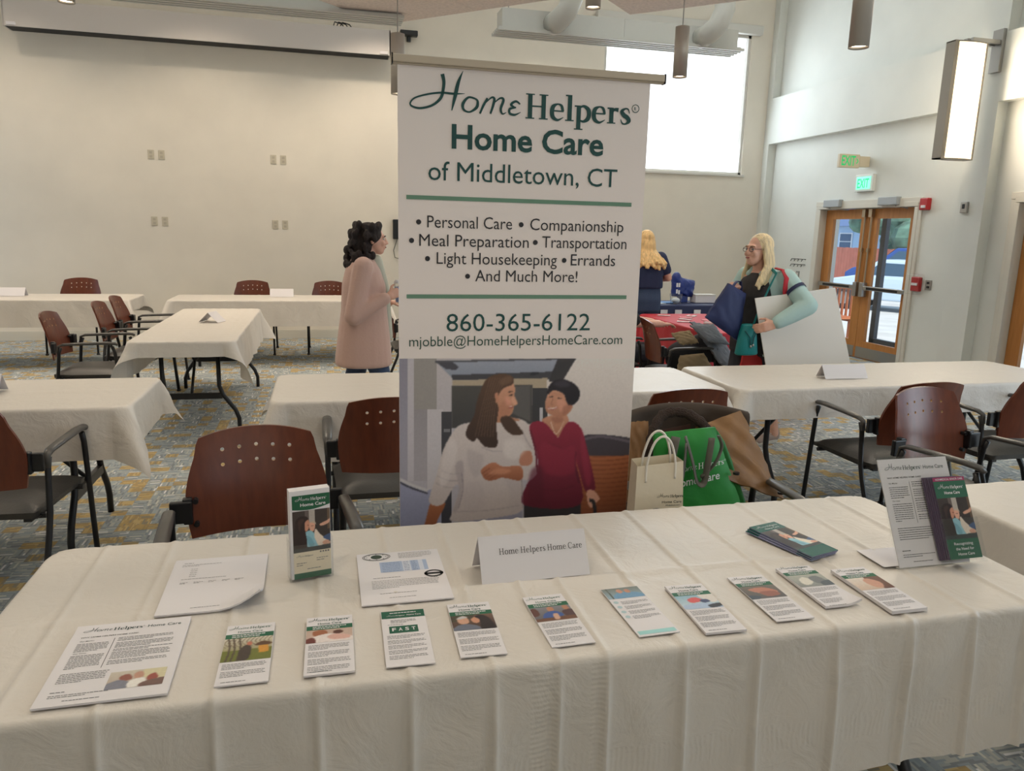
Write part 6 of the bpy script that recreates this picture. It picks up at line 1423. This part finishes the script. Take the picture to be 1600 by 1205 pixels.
# things she carries
NV = mat('navy_tote', (34, 46, 92), .6, bump=.25, bscale=12)
t = thing('tote_bag', 'navy blue tote bag swinging from the hand of the blond woman', 'tote bag', (2.86, 4.98, 1.02)); 
b = MB(); pillow(b, [(-.015, .0, .225), (.145, .03, .15), (.10, .0, -.20), (-.19, -.02, -.02)], .045, wr=.008, seed=31); b.build('bag_body', NV, t, True)
b = MB(); b.tube([(.02, .0, .2), (.09, .07, .235), (.14, .10, .23), (.13, .06, .16)], .012, 8, flat=(1, .4)); b.build('handle', NV, t, True)
TE = mat('teal_leather', (16, 128, 130), .5, bump=.15, bscale=20)
t = thing('handbag', 'small teal bucket bag on a long strap across the blond woman', 'handbag', (3.005, 4.93, .84)); 
b = MB(); loft(b, [(-.115, .0, 0, .085, .04), (-.10, .0, 0, .088, .048), (.02, .0, 0, .072, .045), (.10, .0, 0, .055, .035), (.115, 0, 0, .05, .03)]); b.build('bag_body', TE, t, True, bevel=.01)
b = MB(); b.tube([(.03, -.01, .10), (.07, -.01, .22), (.13, -.02, .38), (.19, .0, .48), (.20, .1, .52)], .012, 8, flat=(1, .35)); b.build('strap', TE, t, True)
b = MB(); b.tube([(-.05, -.045, .07), (-.01, -.055, .02), (.0, -.055, -.04)], .005, 6); b.tube([(.05, -.045, .07), (.02, -.055, .02), (.015, -.055, -.03)], .005, 6); b.build('drawstring', mat('deep_teal', (10, 84, 88), .5), t)
b = MB(); b.ell((0, -.055, -.045), (.008, .008, .012)); b.ell((.018, -.055, -.035), (.008, .008, .012)); b.build('bead', STEEL, t)
t = thing('tote_bag', 'bright red tote bag hanging below the teal bag', 'tote bag', (3.10, 5.02, .70)); 
b = MB(); pillow(b, [(-.03, 0, .19), (.11, 0, .19), (.15, 0, -.17), (-.10, 0, -.17)], .04, wr=.006, seed=33); b.build('bag_body', mat('bright_red_fabric', (186, 36, 40), .6, bump=.2, bscale=14), t, True)
b = MB(); b.tube([(.0, 0, .18), (.01, .02, .30), (.06, .02, .31), (.08, 0, .18)], .010, 8, flat=(1, .4)); b.build('handle', mat('bright_red_fabric', (186, 36, 40), .6), t, True)
bd = thing('foam_board', 'large white foam board carried under the arm of the blond woman', 'board', (3.425, 4.885, .855))
b = MB(); q = [(-.415, .0, .290), (.225, -.02, .372), (.465, -.02, -.30), (-.245, .0, -.315)]; n_ = (Vector(q[1])-Vector(q[0])).cross(Vector(q[3])-Vector(q[0])).normalized()*.004
b.add([tuple(Vector(p)-n_) for p in q]+[tuple(Vector(p)+n_) for p in q], [(0, 1, 2, 3), (7, 6, 5, 4), (0, 4, 5, 1), (1, 5, 6, 2), (2, 6, 7, 3), (3, 7, 4, 0)]); b.build('board_sheet', mat('foam_board', (238, 232, 224), .7), bd)

# --- woman seen from behind in a navy T-shirt
p3 = Person('person with long blond hair seen from behind in a navy T-shirt and jeans', 3.56, 8.09, 176)
b = MB(); M3 = head(b, (0, -.05, 1.50)); b.cap((0, .0, 1.31), .055, (0, -.03, 1.43), .05)
loft(b, [(.80, 0, 0, .17, .13), (.95, 0, 0, .16, .12), (1.15, 0, 0, .16, .12), (1.31, 0, .01, .14, .09), (1.37, 0, .01, .06, .06)]); legs(b, .88, [(-.1, 0), (.1, .03)])
for s_, sd in ((-1, 1), (1, -1)):
    e_ = (s_*.27, .02, 1.10); w_ = (s_*.13, -.24, 1.06); b.cap((s_*.175, .01, 1.33), .052, e_, .043); b.cap(e_, .042, w_, .028); hand(b, w_, (-s_*.4, -1, -.1), (0, -.2, -1), .6, 1, sd)
fuse(b, 'body', SKIN, p3.root, .0078, 3); face_parts(p3.root, M3)
NTS = mat('navy_tshirt', (34, 44, 78), .8, bump=.2, bscale=30)
b = MB(); loft(b, [(.98, 0, 0, .205, .155), (1.02, 0, 0, .205, .155), (1.15, 0, 0, .20, .15), (1.28, 0, .01, .185, .125), (1.35, 0, .015, .13, .09), (1.385, 0, .01, .075, .07)])
for s_ in (-1, 1): b.cap((s_*.165, .015, 1.32), .078, tuple(Vector((s_*.175, .01, 1.33)).lerp(Vector((s_*.27, .02, 1.10)), .62)), .068)
fuse(b, 't_shirt', NTS, p3.root, .011, 4)
b = MB(); loft(b, [(.72, 0, 0, .19, .14), (.85, 0, 0, .195, .15), (1.0, 0, 0, .18, .13)]); legs(b, .85, [(-.1, 0), (.1, .03)], (.115, .085, .06)); fuse(b, 'jeans', DENIM, p3.root, .012, 3)
for fx, fy in ((-.1, 0), (.1, .03)): shoe(p3.root, fx, fy, 0, mat('black_shoe', (36, 34, 36), .5), BLACK)
long_hair(p3, M3, lambda a, rr: (.05*math.cos(a)+rr.uniform(-.02, .02)-.04, .105+rr.uniform(-.01, .02), -.25+rr.uniform(-.06, .03)), .021, 8, mat('golden_hair', (222, 186, 130), .45, var=.12, scale=60, bump=.8, bscale=160, stretch=(1, 1, .08)), 60)

# --- seated person at the red table, mostly behind the banner
p4 = Person('person seated at the red table, only a black sleeve and forearm in view', 2.56, 6.50, 90)
b = MB(); M4 = head(b, (0, -.06, 1.16)); b.cap((0, 0, .97), .055, (0, -.04, 1.10), .05); loft(b, [(.44, 0, 0, .17, .13), (.6, 0, 0, .17, .13), (.85, 0, -.01, .18, .13), (.98, 0, 0, .14, .09), (1.03, 0, 0, .06, .06)])
for s_ in (-1, 1):
    b.cap((s_*.09, -.02, .49), .085, (s_*.10, -.42, .50), .065); b.cap((s_*.10, -.42, .50), .065, (s_*.10, -.40, .08), .045)
eR = (-.22, -.14, .80); wR = (-.12, -.44, .775); b.cap((-.19, 0, .97), .055, eR, .045); b.cap(eR, .043, wR, .03); hand(b, wR, (.2, -1, 0), (0, 0, -1), .5, 1, 1)
eL = (.22, -.14, .80); wL = (.10, -.44, .775); b.cap((.19, 0, .97), .055, eL, .045); b.cap(eL, .043, wL, .03); hand(b, wL, (-.2, -1, 0), (0, 0, -1), .5, 1, -1)
fuse(b, 'body', SKIN, p4.root, .0085, 3); face_parts(p4.root, M4)
BSH = mat('black_shirt', (26, 26, 30), .8)
b = MB(); loft(b, [(.46, 0, 0, .20, .16), (.65, 0, 0, .195, .155), (.85, 0, -.01, .20, .15), (.97, 0, .0, .16, .11), (1.03, 0, 0, .07, .07)])
for s_, e_ in ((-1, eR), (1, eL)): b.cap((s_*.18, 0, .95), .08, tuple(Vector((s_*.19, 0, .97)).lerp(Vector(e_), .85)), .068)
fuse(b, 'shirt', BSH, p4.root, .012, 4)
b = MB()
for s_ in (-1, 1): b.cap((s_*.09, -.0, .50), .10, (s_*.10, -.42, .50), .08); b.cap((s_*.10, -.42, .50), .08, (s_*.10, -.40, .12), .06)
fuse(b, 'trousers', mat('dark_trousers', (44, 44, 52), .8), p4.root, .012, 3)
for s_ in (-1, 1): shoe(p4.root, s_*.10, -.40, 0, mat('black_shoe', (36, 34, 36), .5), BLACK)
b = MB(); t = MB(); t.ell((0, .02, .05), (.084, .098, .088)); b.add(t.v, t.f, 0, M4); fuse(b, 'hair', HAIRD, p4.root, .009, 2)
dup(proto, (2.50, 6.50, 0), R(90), 'armchair under the seated person beside the red table')
